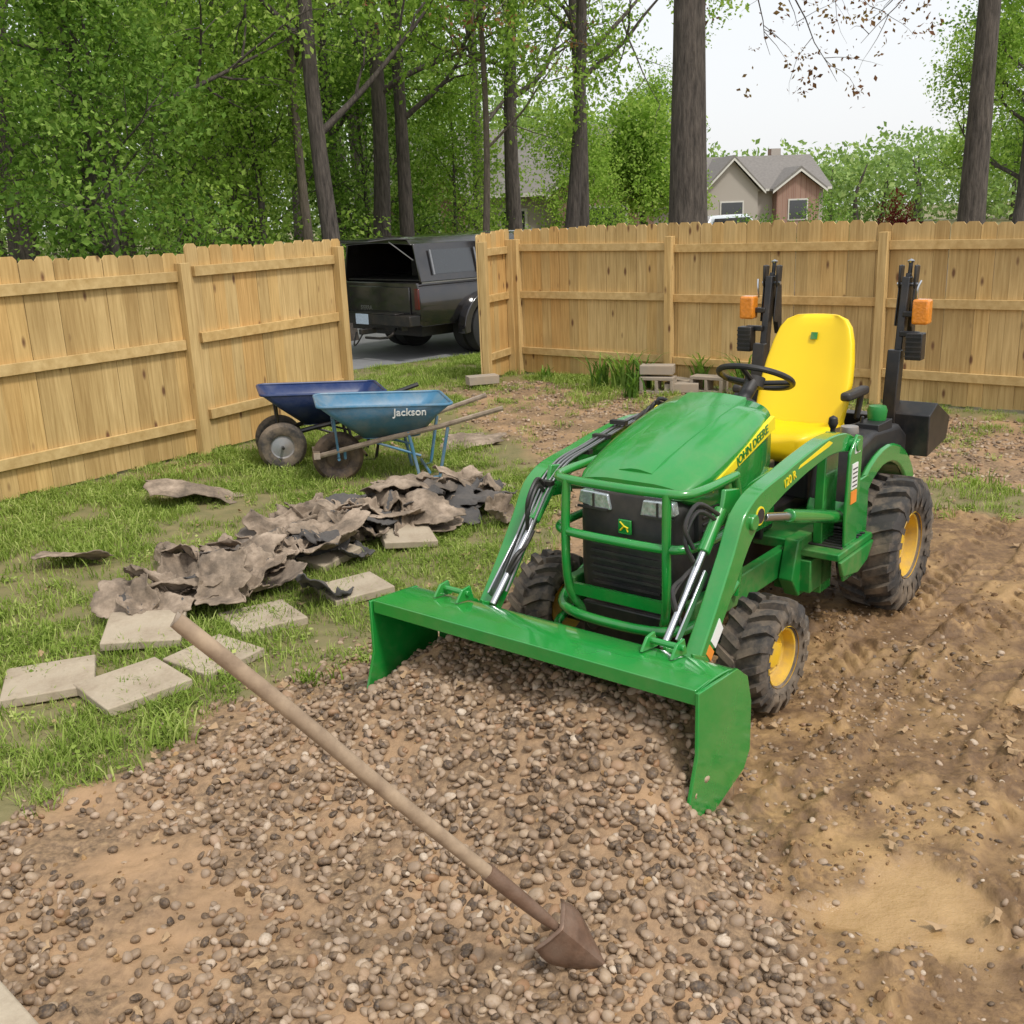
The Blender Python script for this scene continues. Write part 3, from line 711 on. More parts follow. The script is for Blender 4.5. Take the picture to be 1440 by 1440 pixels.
text('stripe_text','JOHN DEERE',.054,GREEND,T,frame((1.31,y_+.004,.956),(-1,0,.32),(0,0,1)))
text('stripe_text','JOHN DEERE',.054,GREEND,T,frame((.98,-y_-.004,1.052),(1,0,-.32),(0,0,1)))
text('model_text','120 R',.05,YELD,T,frame((1.36,.537,.90),(-1,0,.20),(0,0,1)))
B=MB(); B.prism([(1.22,.952),(1.20,.965),(.90,1.010),(.86,.995),(.90,.985)],.534,.5365); B.prism([(2.02,.30),(1.985,.35),(1.965,.33),(2.0,.28)],.534,.5375); B.obj('arm_stripe',YELD,T)
B=MB(); B.tube([(1.575,.534,.84),(1.575,.538,.84)],.038,seg=24); B.obj('arm_badge',YELD,T)
B=MB(); B.tube([(1.575,.536,.84),(1.575,.541,.84)],.030,seg=24); B.obj('arm_badge_inner',BLK,T)
B=MB(); B.prism([(1.87,.47),(1.93,.41),(1.965,.45),(1.90,.52)],.534,.5375); B.box((.64,.5615,.80),(.07,.003,.12)); B.box((.62,.5615,.93),(.06,.003,.05)); B.obj('warning_labels',WHT,T)
B=MB(); B.box((.64,.5615,.70),(.07,.003,.06)); B.prism([(1.94,.40),(1.965,.37),(2.0,.41),(1.975,.44)],.534,.5375); B.obj('warning_labels_orange',ORG,T)
B=MB()
for k in range(5): B.box((.64,.564,.755+k*.02),(.055,.001,.006))
for k in range(2): B.box((.62,.564,.92+k*.02),(.045,.001,.006))
B.obj('label_print',BLK,T)

# ------------------------------------------------------------ shovel
sh=empty('shovel'); tip=Vector((.205,2.36,.01)); top=Vector((-.752,2.14,1.155)); ax=(top-tip).normalized()
B=MB(); s0=tip+ax*.46
B.tube([s0-ax*.1,s0+(top-s0)*.3+Vector((0,0,-.004)),s0+(top-s0)*.7+Vector((0,0,.004)),top-ax*.01,top],[.018,.019,.0195,.020,.015],seg=16,sub=5); B.obj('handle',GREYW,sh)
B=MB(); B.tube([tip+ax*.12,tip+ax*.20,tip+ax*.27,tip+ax*.34,tip+ax*.48],[.006,.012,.018,.0205,.0225],seg=14)
side=ax.cross(Vector((.35,1,.25))).normalized(); side=(Matrix.Rotation(math.radians(62),3,ax)@side); nn=side.cross(ax).normalized()
rows=[]
for t in np.linspace(0,1,16):
    w=.080*min(1,(t/.70))**.8
    if t>.93: w*=.93
    w=max(w,.004); l=-.04+t*.25; rows.append([tip+ax*l+side*w*u+nn*(.045*u*u-.012-.012*math.exp(-(u/.25)**2)*t) for u in np.linspace(-1,1,13)])
rows.append([p-nn*.016 for p in rows[-1]])
nr=len(rows); vs=[p for r in rows for p in r]; fs=[(i*13+j,i*13+j+1,(i+1)*13+j+1,(i+1)*13+j) for i in range(nr-1) for j in range(12)]
B.add(vs,fs)
o=B.obj('blade',RUST,sh); q=o.modifiers.new('s','SOLIDIFY'); q.thickness=.003
# ------------------------------------------------------------ pavers
def paver(x,y,rz,s=.40,tx=0,ty=0,zz=.022):
    B=MB(); B.box((0,0,0),(s,s*random.uniform(.92,1),.045)); o=B.obj('concrete_paver',CONC,None,.006)
    z=float(hgt(np.array([x]),np.array([y]))[0])
    o.location=(x,y,z+zz); o.rotation_euler=(tx+random.uniform(-.03,.03),ty+random.uniform(-.03,.03),rz)
for a in [(-2.15,4.33,.35,.39),(-1.73,4.22,.75,.39),(-1.45,4.53,.95,.34),(-1.88,4.84,.2,.38,.06,.05,.06),(-1.33,5.03,.6,.36),(-.90,5.40,.55,.35),(-.68,6.25,.3,.34,.1,.1,.06),(-1.15,5.95,.9,.32,.05,-.1,.05)]: paver(*a)
B=MB(); B.box((0,0,0),(.9,.9,.07)); o=B.obj('concrete_slab',CONC,None,.01); o.location=(-1.72,1.98,.04); o.rotation_euler=(0,0,-.75)
# ------------------------------------------------------------ landscape fabric
m,nt,b=newmat('landscape_fabric'); v=objco(nt); geo=N(nt,'ShaderNodeNewGeometry')
c=ramp(nt,noise(nt,5,5,v,.72),[(.32,(.09,.07,.052)),(.5,(.23,.175,.125)),(.7,(.43,.335,.25))])
c=mixc(nt,ramp(nt,geo.outputs['Random Per Island'],[(0,(0,0,0)),(.72,(0,0,0)),(.80,(.85,)*3),(1,(.85,)*3)]),c,(.05,.052,.055))
nt.links.new(c,b.inputs['Base Color']); b.inputs['Roughness'].default_value=.9; bump(nt,b,noise(nt,90,2,v),.6,.004); FAB=m
def sheet(B,x,y,z0,sx,sy,rz,amp,seed):
    n=22; rs_=random.Random(seed); tx,ty=rs_.gauss(0,.26),rs_.gauss(0,.26)
    d=Matrix.Rotation(rz,3,'Z')@Matrix.Rotation(tx,3,'X')@Matrix.Rotation(ty,3,'Y'); z=float(hgt(np.array([x]),np.array([y]))[0])
    U,W=np.meshgrid(np.linspace(-1,1,n),np.linspace(-1,1,n)); s=seed*13.7
    hh=np.zeros(U.shape)
    for k in range(8):
        a=rs_.uniform(0,3.14); o_=rs_.uniform(-.7,.7); c_=rs_.choice([-1,1])*rs_.uniform(.25,.8); hh+=c_*np.abs(U*math.cos(a)+W*math.sin(a)-o_+.12*(fbm(U*3+s,W*3+k,seed+k,2)-.5))
    hh=hh-hh.min(); hh=hh/hh.max(); hh=amp*hh**1.2+amp*.4*(fbm(U*3+s,W*3,seed+3,3)-.5)
    th=np.arctan2(W,U); ex=1+.6*(fbm(np.cos(th)*1.8+s,np.sin(th)*1.8,seed+5,4)-.5)*2*np.maximum(abs(U),abs(W))
    vs=[]
    for i in range(n):
        for j in range(n):
            u,w=U[i,j],W[i,j]; k=ex[i,j]; q=d@Vector((u*sx*k*(1-.2*u*u*w*w),w*sy*k*(1-.2*u*u*w*w),hh[i,j])); q.z=max(q.z,-.0)
            vs.append(Vector((x,y,z+z0+.012))+q)
    B.add(vs,[(i*n+j,i*n+j+1,(i+1)*n+j+1,(i+1)*n+j) for i in range(n-1) for j in range(n-1)])
def fabobj(name,L):
    B=MB()
    for a in L: sheet(B,*a)
    o=B.obj(name,FAB,None,ang=28); q=o.modifiers.new('s','SOLIDIFY'); q.thickness=.006; return o
L=[]; cl_=[(-1.98,5.12),(-1.72,5.45),(-1.5,5.9),(-1.25,6.25),(-.95,6.55),(-.6,6.85),(-.2,7.1)]
for k in range(120):
    t=random.uniform(0,5.99); i=int(t); f_=t-i; px=cl_[i][0]*(1-f_)+cl_[i+1][0]*f_; py=cl_[i][1]*(1-f_)+cl_[i+1][1]*f_
    lv=random.random(); w_=.29*(1-lv*.5)
    L.append((px+random.gauss(0,w_),py+random.gauss(0,w_),lv*.11,random.uniform(.08,.24),random.uniform(.06,.17),random.uniform(0,3.14),random.uniform(.07,.18),k+1))
fabobj('landscape_fabric_pile',L)
for k,a in enumerate([(-2.42,7.55,0,.34,.22,.3,.13),(-2.72,6.05,0,.2,.12,.1,.08),(-.36,9.2,0,.3,.22,.5,.07),(-.15,7.6,0,.16,.07,-.6,.05)]): fabobj('landscape_fabric',[(*a,60+k)])
# ------------------------------------------------------------ wheelbarrows
def barrow(x,y,rz,dual,tray,txt=None,sc=1):
    e=empty('wheelbarrow',(x,y,0),rz); e.scale=(sc,)*3
    B=MB()
    def rnd(x0,x1,w0,w1,z,n=7):
        out=[]
        cs=[(x0,-w0,180),(x1,-w1,270),(x1,w1,0),(x0,w0,90)]; r=.07
        for cx_,cy_,a0 in cs:
            ccx=cx_+r*(1 if cx_==x0 else -1); ccy=cy_+r*(1 if cy_<0 else -1)
            for k in range(n):
                a=math.radians(a0+90*k/(n-1)); out.append((ccx+r*math.cos(a),ccy+r*math.sin(a),z(ccx) if callable(z) else z))
        return out
    top=lambda q:.66-.05*(q+.1)
    R0=[rnd(.20,.66,.16,.20,.36),rnd(-.0,.80,.27,.30,lambda q:.53),rnd(-.14,.90,.33,.345,top)]
    B.loft(R0,cap=False); n=28; B.add(R0[0],[tuple(range(n))])
    o=B.obj('tray',tray,e,ang=50); q=o.modifiers.new('s','SOLIDIFY'); q.thickness=.006
    B=MB(); P=[Vector(p) for p in R0[2]]; B.tube(P+[P[0]],.012,seg=8,cap=False); B.obj('tray_rim',tray,e)
    B=MB()
    for s_ in (-1,1): B.tube([(-.14,s_*.10,.24),(.3,s_*.17,.335),(.8,s_*.26,.43),(1.3,s_*.33,.55)],.021,seg=8)
    if not dual: B.box((-.17,0,.245),(.05,.30,.045))
    B.obj('handles',GREYW if not dual else BLKM,e)
    B=MB()
    for s_ in (-1,1):
        B.tube([(.55,s_*.22,.40),(.62,s_*.23,.02),(.78,s_*.24,.02),(.86,s_*.27,.42)],.014,sub=0,seg=8)
        B.tube([(.05,s_*.13,.28),(.05,s_*.10,.2)],.012)
        B.tube([(.64,s_*.23,.2),(.25,s_*.16,.34)],.010)
        B.tube([(.0,s_*.12,.22),(-.02,s_*.2,.55)],.010)
    B.tube([(.70,-.24,.06),(.70,.24,.06)],.012); B.tube([(.0,-.30 if dual else -.12,.20),(0,.30 if dual else .12,.20)],.012)
    B.obj('legs',BLKM if dual else BLU,e)
    for yy in ((-.2,.2) if dual else (0,)):
        B=MB(); B.lathe([(.10,-.035),(.13,-.05),(.175,-.045),(.20,-.02),(.205,0),(.20,.02),(.175,.045),(.13,.05),(.10,.035)],(0,yy,.2),seg=36); B.obj('tyre',RUB if dual else WDARK,e)
        B=MB(); B.lathe([(.10,-.035),(.09,-.02),(.05,-.03),(.001,-.035)],(0,yy,.2),seg=24);B.lathe([(.10,.035),(.09,.02),(.05,.03),(.001,.035)],(0,yy,.2),seg=24); B.obj('wheel_disc',DISC if dual else WDARK,e)
    if txt: text('tray_text',txt,.085,WHT,e,frame((.43,-.334,.555),(1,-.02,-.04),(0,-.28,1)),.003)
    return e
barrow(-1.98,8.72,.28,True,BLUD); barrow(-1.38,8.05,.22,False,BLU,'Jackson')
# ------------------------------------------------------------ blocks and weeds by the fence
def block(x,y,rz,z=0,full=True,rx=0):
    B=MB(); w,d,h=.39,.19,.19
    if full:
        B.box((0,-d/2+.0175,0),(w,.035,h));B.box((0,d/2-.0175,0),(w,.035,h))
        for q in (-w/2+.0175,0,w/2-.0175): B.box((q,0,0),(.035,d-.072,h))
    else: B.box((0,0,0),(.38,.19,.10))
    o=B.obj('concrete_block',BLOCK,None,.004); o.location=(x,y,z+.1); o.rotation_euler=(rx,0,rz)
block(1.72,11.6,-.4,0,True,1.57); block(2.28,11.5,-.6,-.0,True,1.57); block(1.98,11.55,-.2,-.03,False); block(1.72,11.65,-.3,.17,False); block(-.3,12.5,.3,0,False); block(2.05,11.75,-.9,-.02,False)
def weed(x,y,n,hh,name='weed_clump',w=.014,mat=None):
    B=MB()
    for k in range(n):
        an=random.uniform(0,6.28); d=Vector((math.cos(an),math.sin(an),0)); sd=Vector((-d.y,d.x,0)); h=hh*random.uniform(.5,1.1); ln=h*random.uniform(.2,.9); b0=Vector((random.gauss(0,.05),random.gauss(0,.05),0))
        vs=[];ts=(0,.25,.5,.75,1)
        for t in ts: c_=b0+d*ln*t*t+Vector((0,0,h*(t-.35*t*t*t)*1.2)); ww=w*(1-t**2)+.001; vs+=[c_-sd*ww,c_+sd*ww]
        B.add(vs,[(2*i,2*i+1,2*i+3,2*i+2) for i in range(4)])
    o=B.obj(name,mat or LEAFM,None,smooth=False); o.location=(x,y,0)
for a in [(1.35,12.0,44,.55),(1.1,12.1,36,.48),(1.55,11.8,40,.5),(2.6,11.15,48,.6),(2.85,11.0,40,.5),(2.25,11.8,36,.55),(1.4,11.4,28,.34),(.5,12.9,20,.25),(4.9,9.2,30,.22),(5.4,8.9,30,.2)]: weed(*a)
for a in [(-1.42,3.75,70,.14),(-.93,4.25,60,.10)]: weed(a[0],a[1],a[2],a[3],'grass_clump',.004,GRS)

# ------------------------------------------------------------ driveway + truck
m=pm('asphalt',(.19,.19,.195),.9,0,.2,3,bs=80); B=MB(); d=Vector((.8,.6,0)); nrm=Vector((-.6,.8,0)); a=Vector((-2.14,14.51,.004))-d*14
n=8; vs=[]
for k in range(n+1): vs+=[a+d*(60*k/n),a+d*(60*k/n)+nrm*5.5]
B.add(vs,[(2*i,2*i+2,2*i+3,2*i+1) for i in range(n)]); B.obj('driveway',m,None,smooth=False)
PBLK=pm('truck_black',(.014,.014,.016),.12,0,.1,2,.06,coat=1); GLS=pm('dark_glass',(.03,.034,.038),.05,.0,.1,coat=1)
def truck():
    hd=math.atan2(.70,.71); e=empty('pickup_truck',(-1.88,15.72,0),hd)
    B=MB()
    def sec(x,w,zb,zt): return [(x,-w*.93,zb),(x,-w,zb+.12),(x,-w*1.01,(zb+zt)/2),(x,-w,zt-.2),(x,-w*.965,zt-.04),(x,-w*.93,zt),(x,w*.93,zt),(x,w*.965,zt-.04),(x,w,zt-.2),(x,w*1.01,(zb+zt)/2),(x,w,zb+.12),(x,w*.93,zb)]
    B.loft([sec(0.02,.93,.55,1.13),sec(.10,.95,.50,1.14),sec(2.35,.95,.48,1.14)])
    B.loft([sec(2.38,.95,.40,1.14),sec(4.3,.95,.38,1.14),sec(5.5,.92,.42,1.10),sec(5.85,.84,.45,1.0),sec(5.92,.75,.5,.85)])
    def s2(x,w,zt): return [(x,-.93,1.12),(x,-w,zt),(x,w,zt),(x,.93,1.12)]
    B.loft([s2(2.42,.80,1.70),s2(2.6,.78,1.78),s2(3.7,.78,1.78),s2(4.5,.86,1.16)])
    for s_ in (-1,1):
        B.loft([[(x,s_*.93,1.135),(x,s_*.80,1.68),(x,s_*.765,1.68),(x,s_*.895,1.135)] for x in (.06,2.36)])
    B.loft([[(x,-.80,1.66),(x,-.70,1.76+c_),(x,0,1.79+c_),(x,.70,1.76+c_),(x,.80,1.66),(x,.6,1.70+c_),(x,0,1.72+c_),(x,-.6,1.70+c_)] for x,c_ in ((.02,-.03),(.3,0),(2.1,0),(2.38,-.02))])
    B.loft([[(x,-.74,z),(x,.74,z),(x,.74,z+.03),(x,-.74,z+.03)] for x,z in ((.03,1.73),(-.32,1.74),(-.68,1.72))])
    for s_ in (-1,1):
        Pp=[(1.27+.56*math.cos(a),.40+.56*math.sin(a)) for a in np.linspace(-.1,math.pi+.1,16)]+[(1.27+.44*math.cos(a),.40+.44*math.sin(a)) for a in np.linspace(math.pi+.1,-.1,16)]
        B.prism(Pp,s_*.95,s_*1.12); B.prism([(4.85+.5*math.cos(a),.40+.5*math.sin(a)) for a in np.linspace(0,math.pi,14)]+[(4.85+.43*math.cos(a),.40+.43*math.sin(a)) for a in np.linspace(math.pi,0,14)],s_*.93,s_*.99)
    B.obj('body',PBLK,e,.012)
    B=MB()
    for s_ in (-1,1):
        for x0,x1 in ((.35,1.15),(1.25,2.1)):
            B.loft([[(x,s_*(.93-.236*(z-1.135)+.006),z) for z in (1.24,1.58)]+[(x,s_*(.93-.236*(z-1.135)-.004),z) for z in (1.58,1.24)] for x in (x0,x1)])
        B.prism([(2.55,1.18),(2.62,1.68),(3.6,1.68),(4.15,1.18)],s_*.885,s_*.90) 
    B.loft([[(x,-.66,z),(x,.66,z),(x,.66,z+.008),(x,-.66,z+.008)] for x,z in ((-.05,1.765),(-.32,1.775),(-.62,1.757))])
    B.obj('windows',GLS,e)
    B=MB()
    for s_ in (-1,1):
        for x_ in (.32,1.2,2.13): B.box((x_,s_*.895,1.41),(.03,.012,.36),R=Matrix.Rotation(s_*.23,3,'X'))
        B.tube([(-.3,s_*.7,1.72),(.03,s_*.82,1.45)],.008)
        B.box((1.2,s_*.965,1.13),(2.3,.01,.02))
    B.obj('chrome_trim',STL,e)
    B=MB(); B.box((1.2,0,1.16),(2.2,1.7,.02)); B.box((2.35,0,1.4),(.03,1.6,.5)); B.box((1.4,-.2,1.3),(1.2,.7,.25)); B.obj('bed_interior',BLK,e)
    B=MB(); B.box((-.10,0,.60),(.20,1.88,.15)); B.box((-.02,0,.48),(.12,1.2,.10)); B.box((-.25,0,.43),(.28,.08,.08)); B.box((-.1,0,.685),(.18,1.2,.02)); 
    B.tube([(-.25,.1,.42),(-.35,.15,.25),(-.3,.3,.22),(-.2,.35,.4)],.012,sub=4); B.tube([(-.1,-.5,.48),(-.28,-.5,.36),(-.3,.0,.34)],.02,sub=3)
    B.obj('bumper',BLKM,e,.02)
    B=MB(); B.box((-.205,.18,.60),(.006,.31,.155)); B.obj('licence_plate',pm('plate',(.55,.65,.78),.4,0,.3,40),e,.003)
    B=MB(); B.box((.006,0,.86),(.02,1.45,.42)); B.obj('tailgate',PBLK,e,.01)
    text('tailgate_text','SIERRA',.09,STL,e,frame((-.006,.45,.72),(0,-1,0),(0,0,1)))
    B=MB()
    for s_ in (-1,1): B.box((.015,s_*.875,.90),(.03,.10,.30))
    B.obj('tail_lights',pm('red_lens',(.10,.006,.006),.12,coat=1),e,.01)
    B=MB()
    for s_ in (-1,1):
        for x_,y_ in ((1.27,1.0),(1.27,.74),(4.85,.83)):
            B.lathe([(.20,-.09),(.25,-.12),(.34,-.12),(.385,-.10),(.395,0),(.385,.10),(.34,.12),(.25,.12),(.20,.09)],(x_,s_*y_,.395),seg=40)
    B.obj('tyres',pm('truck_tyre',(.02,.02,.02),.8),e)
    B=MB()
    for s_ in (-1,1):
        for x_,y_ in ((1.27,1.0),(4.85,.83)):
            B.lathe([(.205,s_*.10),(.19,s_*.07),(.17,s_*-.02),(.09,s_*-.03),(.085,s_*.03),(.001,s_*.04)],(x_,s_*y_,.395),seg=40)
            for k in range(8):
                a_=k*math.pi/4; B.tube([(x_+.13*math.cos(a_),s_*(y_-.03),.395+.13*math.sin(a_)),(x_+.13*math.cos(a_),s_*(y_+.0),.395+.13*math.sin(a_))],.014,seg=6)
    B.obj('wheels',CHR,e)
    B=MB(); B.box((2.9,0,.42),(5.2,1.2,.2)); B.tube([(1.27,-.8,.4),(1.27,.8,.4)],.08); B.obj('underbody',BLK,e)
truck()
# ------------------------------------------------------------ houses
mB,nt,b=newmat('brick'); br=N(nt,'ShaderNodeTexBrick'); br.inputs['Scale'].default_value=4; br.inputs['Color1'].default_value=(.24,.13,.095,1); br.inputs['Color2'].default_value=(.33,.20,.15,1); br.inputs['Mortar'].default_value=(.38,.34,.30,1)
nt.links.new(objco(nt,(1,1,1)),br.inputs['Vector']); nt.links.new(br.outputs[0],b.inputs['Base Color']); b.inputs['Roughness'].default_value=.9
ROOF=pm('shingles',(.19,.175,.16),.9,0,.3,6,bs=30); TRIM=pm('trim',(.60,.58,.53),.6)
def house(x,y,rz,w,d,hw,hr,gables):
    e=empty('brick_house',(x,y,0),rz)
    B=MB(); B.box((0,0,hw/2),(w,d,hw))
    for gx_,gw,gh,pr in gables: B.prism([(gx_-gw/2,0),(gx_-gw/2,hw),(gx_,gh-.15),(gx_+gw/2,hw),(gx_+gw/2,0)],-d/2-pr,-d/2+.5)
    for s_ in (-1,1): B.prism([(-d/2,hw),(0,hr-.15),(d/2,hw)],s_*w/2,s_*(w/2-.2),plane='yz')
    B.obj('walls',mB,e,smooth=False)
    B=MB(); o_=.45
    B.prism([(-d/2-o_,hw-.15),(0,hr),(d/2+o_,hw-.15),(d/2+o_,hw-.0),(0,hr+.18),(-d/2-o_,hw)],-w/2-o_,w/2+o_,plane='yz')
    for gx_,gw,gh,pr in gables:
        B.prism([(gx_-gw/2-.4,hw-.2),(gx_,gh),(gx_+gw/2+.4,hw-.2),(gx_+gw/2+.4,hw-.05),(gx_,gh+.16),(gx_-gw/2-.4,hw-.05)],-d/2-pr-.35,0)
    B.obj('roof',ROOF,e,smooth=False)
    B=MB()
    for gx_,gw,gh,pr in gables:
        B.prism([(gx_-gw/2-.42,hw-.22),(gx_,gh-.02),(gx_+gw/2+.42,hw-.22),(gx_+gw/2+.42,hw-.36),(gx_,gh-.18),(gx_-gw/2-.42,hw-.36)],-d/2-pr-.39,-d/2-pr-.352)
        B.box((gx_,-d/2-pr-.03,hw*.55),(gw*.4+.2,.05,1.4))
    k=-w/2+1.2
    while k<w/2-1: B.box((k,-d/2-.02,hw*.55),(1.1,.05,1.4)); k+=2.4
    B.box((0,-d/2-o_,hw-.1),(w+.8,.12,.16))
    B.obj('trim',TRIM,e,smooth=False)
    B=MB()
    for gx_,gw,gh,pr in gables: B.box((gx_,-d/2-pr-.07,hw*.55),(gw*.4,.05,1.2))
    k=-w/2+1.2
    while k<w/2-1: B.box((k,-d/2-.06,hw*.55),(.9,.05,1.2)); k+=2.4
    B.obj('windows',GLS,e,smooth=False)
    B=MB(); B.box((w*.28,.6,hr),(.7,.7,1.3)); B.obj('chimney',mB,e,smooth=False)
house(17.2,76,.12,9.0,7,3.2,5.3,[(-2.3,3.6,5.2,1.0),(2.4,3.0,4.4,.8)])
house(1.6,46,-.15,13,8,2.9,5.4,[(3.2,3.6,4.7,1.2),(-4.0,3.2,4.5,.8)])
def car():
    e=empty('parked_car',(9.9,46,0),.5)
    def sec(x,w,zb,zt): return [(x,-w*.9,zb),(x,-w,zb+.15),(x,-w,zt-.1),(x,-w*.92,zt),(x,w*.92,zt),(x,w,zt-.1),(x,w,zb+.15),(x,w*.9,zb)]
    B=MB(); B.loft([sec(-2.3,.75,.35,.8),sec(-2.1,.88,.25,1.0),sec(1.2,.9,.22,1.0),sec(2.1,.85,.25,.85),sec(2.35,.7,.35,.65)]); B.loft([sec(-2.0,.8,.9,1.05),sec(-1.6,.72,.9,1.72),sec(.4,.72,.9,1.75),sec(1.3,.8,.9,1.0)])
    B.obj('body',pm('car_white',(.7,.75,.8),.2,coat=1),e,.03)
    B=MB()
    for s_ in (-1,1): B.prism([(-1.7,1.08),(-1.5,1.6),(.35,1.62),(.95,1.08)],s_*.80,s_*.84)
    B.obj('windows',GLS,e)
    B=MB()
    for s_ in (-1,1):
        for x_ in (-1.4,1.45): B.lathe([(.001,-.1),(.3,-.1),(.33,0),(.3,.1),(.001,.1)],(x_,s_*.82,.33),seg=24)
    B.obj('tyres',BLK,e)
car()
# ------------------------------------------------------------ trees
def leafsrc(nm,mat,ls,R_,n,var=3):
    os_=[]
    for k in range(var):
        B=MB()
        for q in range(n):
            while 1:
                p=Vector([random.uniform(-1,1) for _ in range(3)])
                if p.length<1: break
            p=Vector((p.x,p.y,p.z*.5))*R_; dr=Vector([random.gauss(0,1) for _ in range(3)]); dr.z-=.4; dr.normalize(); sd=dr.orthogonal().normalized(); sd=(Matrix.Rotation(random.uniform(0,6.28),3,dr)@sd); s=ls*random.uniform(.5,1.3); up=dr.cross(sd)
            B.add([p,p+dr*s*.5+sd*s*.3+up*s*.08,p+dr*s,p+dr*s*.5-sd*s*.3+up*s*.08],[(0,1,2,3)])
        os_.append(B.obj(nm,mat,smooth=False))
    return srccol(nm+'_src',os_)
LY=leafsrc('leafY',LEAFY,.10,.46,27); LM=leafsrc('leafM',LEAFM,.10,.46,27); LF=leafsrc('leafF',LEAFF,.24,1.1,44); LR=leafsrc('leafR',LEAFR,.10,.35,60); LB=leafsrc('leafB',LEAFB,.08,.25,9)
def rdir(el,az): return Vector((math.cos(el)*math.cos(az),math.cos(el)*math.sin(az),math.sin(el)))
def tree(x,y,h,r,base,nl,ll,src,dens=4,lean=(0,0),name='deciduous_tree',bark=BARK,low=None,csize=1,spread=.6,wob=1):
    e=empty(name,(x,y,-.05)); B=MB(); A=[];A2=[]; P=[];n=9
    wx,wy=random.uniform(-1,1)*.02*h*wob,random.uniform(-1,1)*.02*h*wob
    for k in range(n):
        t=k/(n-1); P.append(Vector((lean[0]*t*h+wx*math.sin(t*5),lean[1]*t*h+wy*math.sin(t*4+1),h*t)))
    rad=[r*(1.35 if k==0 else (1.08 if k==1 else 1))*(1-.85*(k/(n-1))**1.1) for k in range(n)]
    B.tube(P,rad,sub=3,seg=14)
    def at(t): i=min(int(t*(n-1)),n-2); f_=t*(n-1)-i; return P[i].lerp(P[i+1],f_),rad[i]*(1-f_)+rad[i+1]*f_
    def limb(p0,d0,L_,r0,lev,dst,dn):
        q=p0; d_=d0.copy(); pp=[q];m_=5
        for k in range(m_):
            d_=(d_+Vector([random.gauss(0,.16) for _ in range(3)])+Vector((0,0,.05 if lev==0 else -.03))).normalized(); q=q+d_*L_/m_; pp.append(q)
        B.tube(pp,[r0*(1-.8*k/m_) for k in range(m_+1)],seg=7 if lev==0 else 5,cap=False,sub=2 if lev==0 else 0)
        if lev<2:
            for k in range((5,3)[lev]):
                t=random.uniform(.25,1); i=min(int(t*m_),m_-1); p1=pp[i].lerp(pp[i+1],t*m_-i)
                dd=(d_*.7+Vector([random.gauss(0,.65) for _ in range(3)])).normalized(); limb(p1,dd,L_*random.uniform(.35,.6),r0*.42,lev+1,dst,dn)
        if lev>=1:
            for k in range(dn if lev==2 else dn//2):
                t=random.uniform(.2,1.05); i=min(int(t*m_),m_-1); p1=pp[i].lerp(pp[i+1],t*m_-i)+Vector([random.gauss(0,.22*spread/.6) for _ in range(3)]); dst.append(p1)
    for k in range(nl):
        t=(base+(h-base)*((k+random.random())/nl)**1.1)/h; t=min(t,.97); p0,r0=at(t); az=k*2.4+random.uniform(-.5,.5); el=random.uniform(.1,.7)+.4*t
        limb(p0,rdir(el,az),ll*(1.15-.6*t)*random.uniform(.7,1.2),min(r0*.5,.03+.018*ll),0,A,dens)
    if low:
        for (z0,az,el,L_) in low: p0,r0=at(z0/h); limb(p0,rdir(el,az),L_,.035,0,A2,2)
    B.obj('trunk_and_branches',bark,e,ang=60)
    for L_,s_ in ((A,src),(A2,LB)):
        m_=len(L_)
        if m_: scatter('foliage',[tuple(p) for p in L_],rng.uniform(0,6.28,(m_,3))*[.25,.25,1],rng.uniform(.6,1.3,m_)*(csize if s_ is src else 1),s_,parent=e)
    return e
tree(2.86,16.2,17,.29,9.5,6,3.8,LM,3,wob=.15,low=[(5.0,-.2,-.05,3.2),(5.5,.3,-.15,3.4),(5.8,-.5,.0,3.5),(5.6,3.3,-.10,3.0),(6.0,.0,-.25,3.6)])
tree(7.2,16.2,16,.20,9.5,5,2.8,LY,3,wob=.15)
tree(-5.2,22,16,.24,4.4,9,4.2,LY,3); tree(-2.8,18.2,15,.16,3.4,9,3.2,LY,3); tree(-2.75,23,15,.20,4,9,4,LM,3)
tree(-2.15,24,16,.17,4,9,4,LY,3); tree(-.43,20,13,.07,3.2,9,2.2,LY,4,bark=BARKL); tree(.4,26,15,.20,4.0,9,4,LY,3,lean=(.03,0))
tree(1.15,20.5,14,.14,3.8,9,3.0,LY,3,lean=(.05,0)); tree(1.75,24,15,.17,4.2,8,3.6,LY,3,lean=(-.03,0)); tree(-6.4,17,14,.15,3.0,10,3.6,LY,3); tree(-9.4,21,15,.2,3,10,4.2,LY,3)
tree(-.6,33,15,.2,4,9,4,LY,3); tree(-4.3,27,15,.18,4,8,3.6,LM,3); tree(-8.2,28,16,.2,5,8,4,LY,3); tree(-3.6,20.5,13,.10,4.5,8,2.6,LY,3,bark=BARKL)
for x_,y_,h_,l_,s_,d_ in [(-9.2,15,6.5,2.3,LY,3),(-5.9,16.2,5.6,2.0,LM,3),(-11.5,18,9,3,LM,4),(-4.6,20.5,5.5,2.2,LY,3),(-7.6,21,8,2.8,LY,3),(-3.4,27,6,2.4,LM,3),(-12.5,14.5,8,3,LM,4),(-6.8,26,7,2.8,LM,4),(-1.2,28.5,4.5,2.0,LY,3),(-10.5,26,9,3.2,LM,4),(2.4,33,4.4,1.8,LY,3)]:
    tree(x_,y_,h_,.08,.8,12,l_,s_,d_,name='understory_tree',spread=.8)
for x_,y_,h_,l_ in [(4.9,37,4.6,1.6),(21.5,44,11,3.6),(8.9,62,8,2.8)]: tree(x_,y_,h_,.15,2.0,11,l_,LY,4,spread=1.0,csize=1.4)
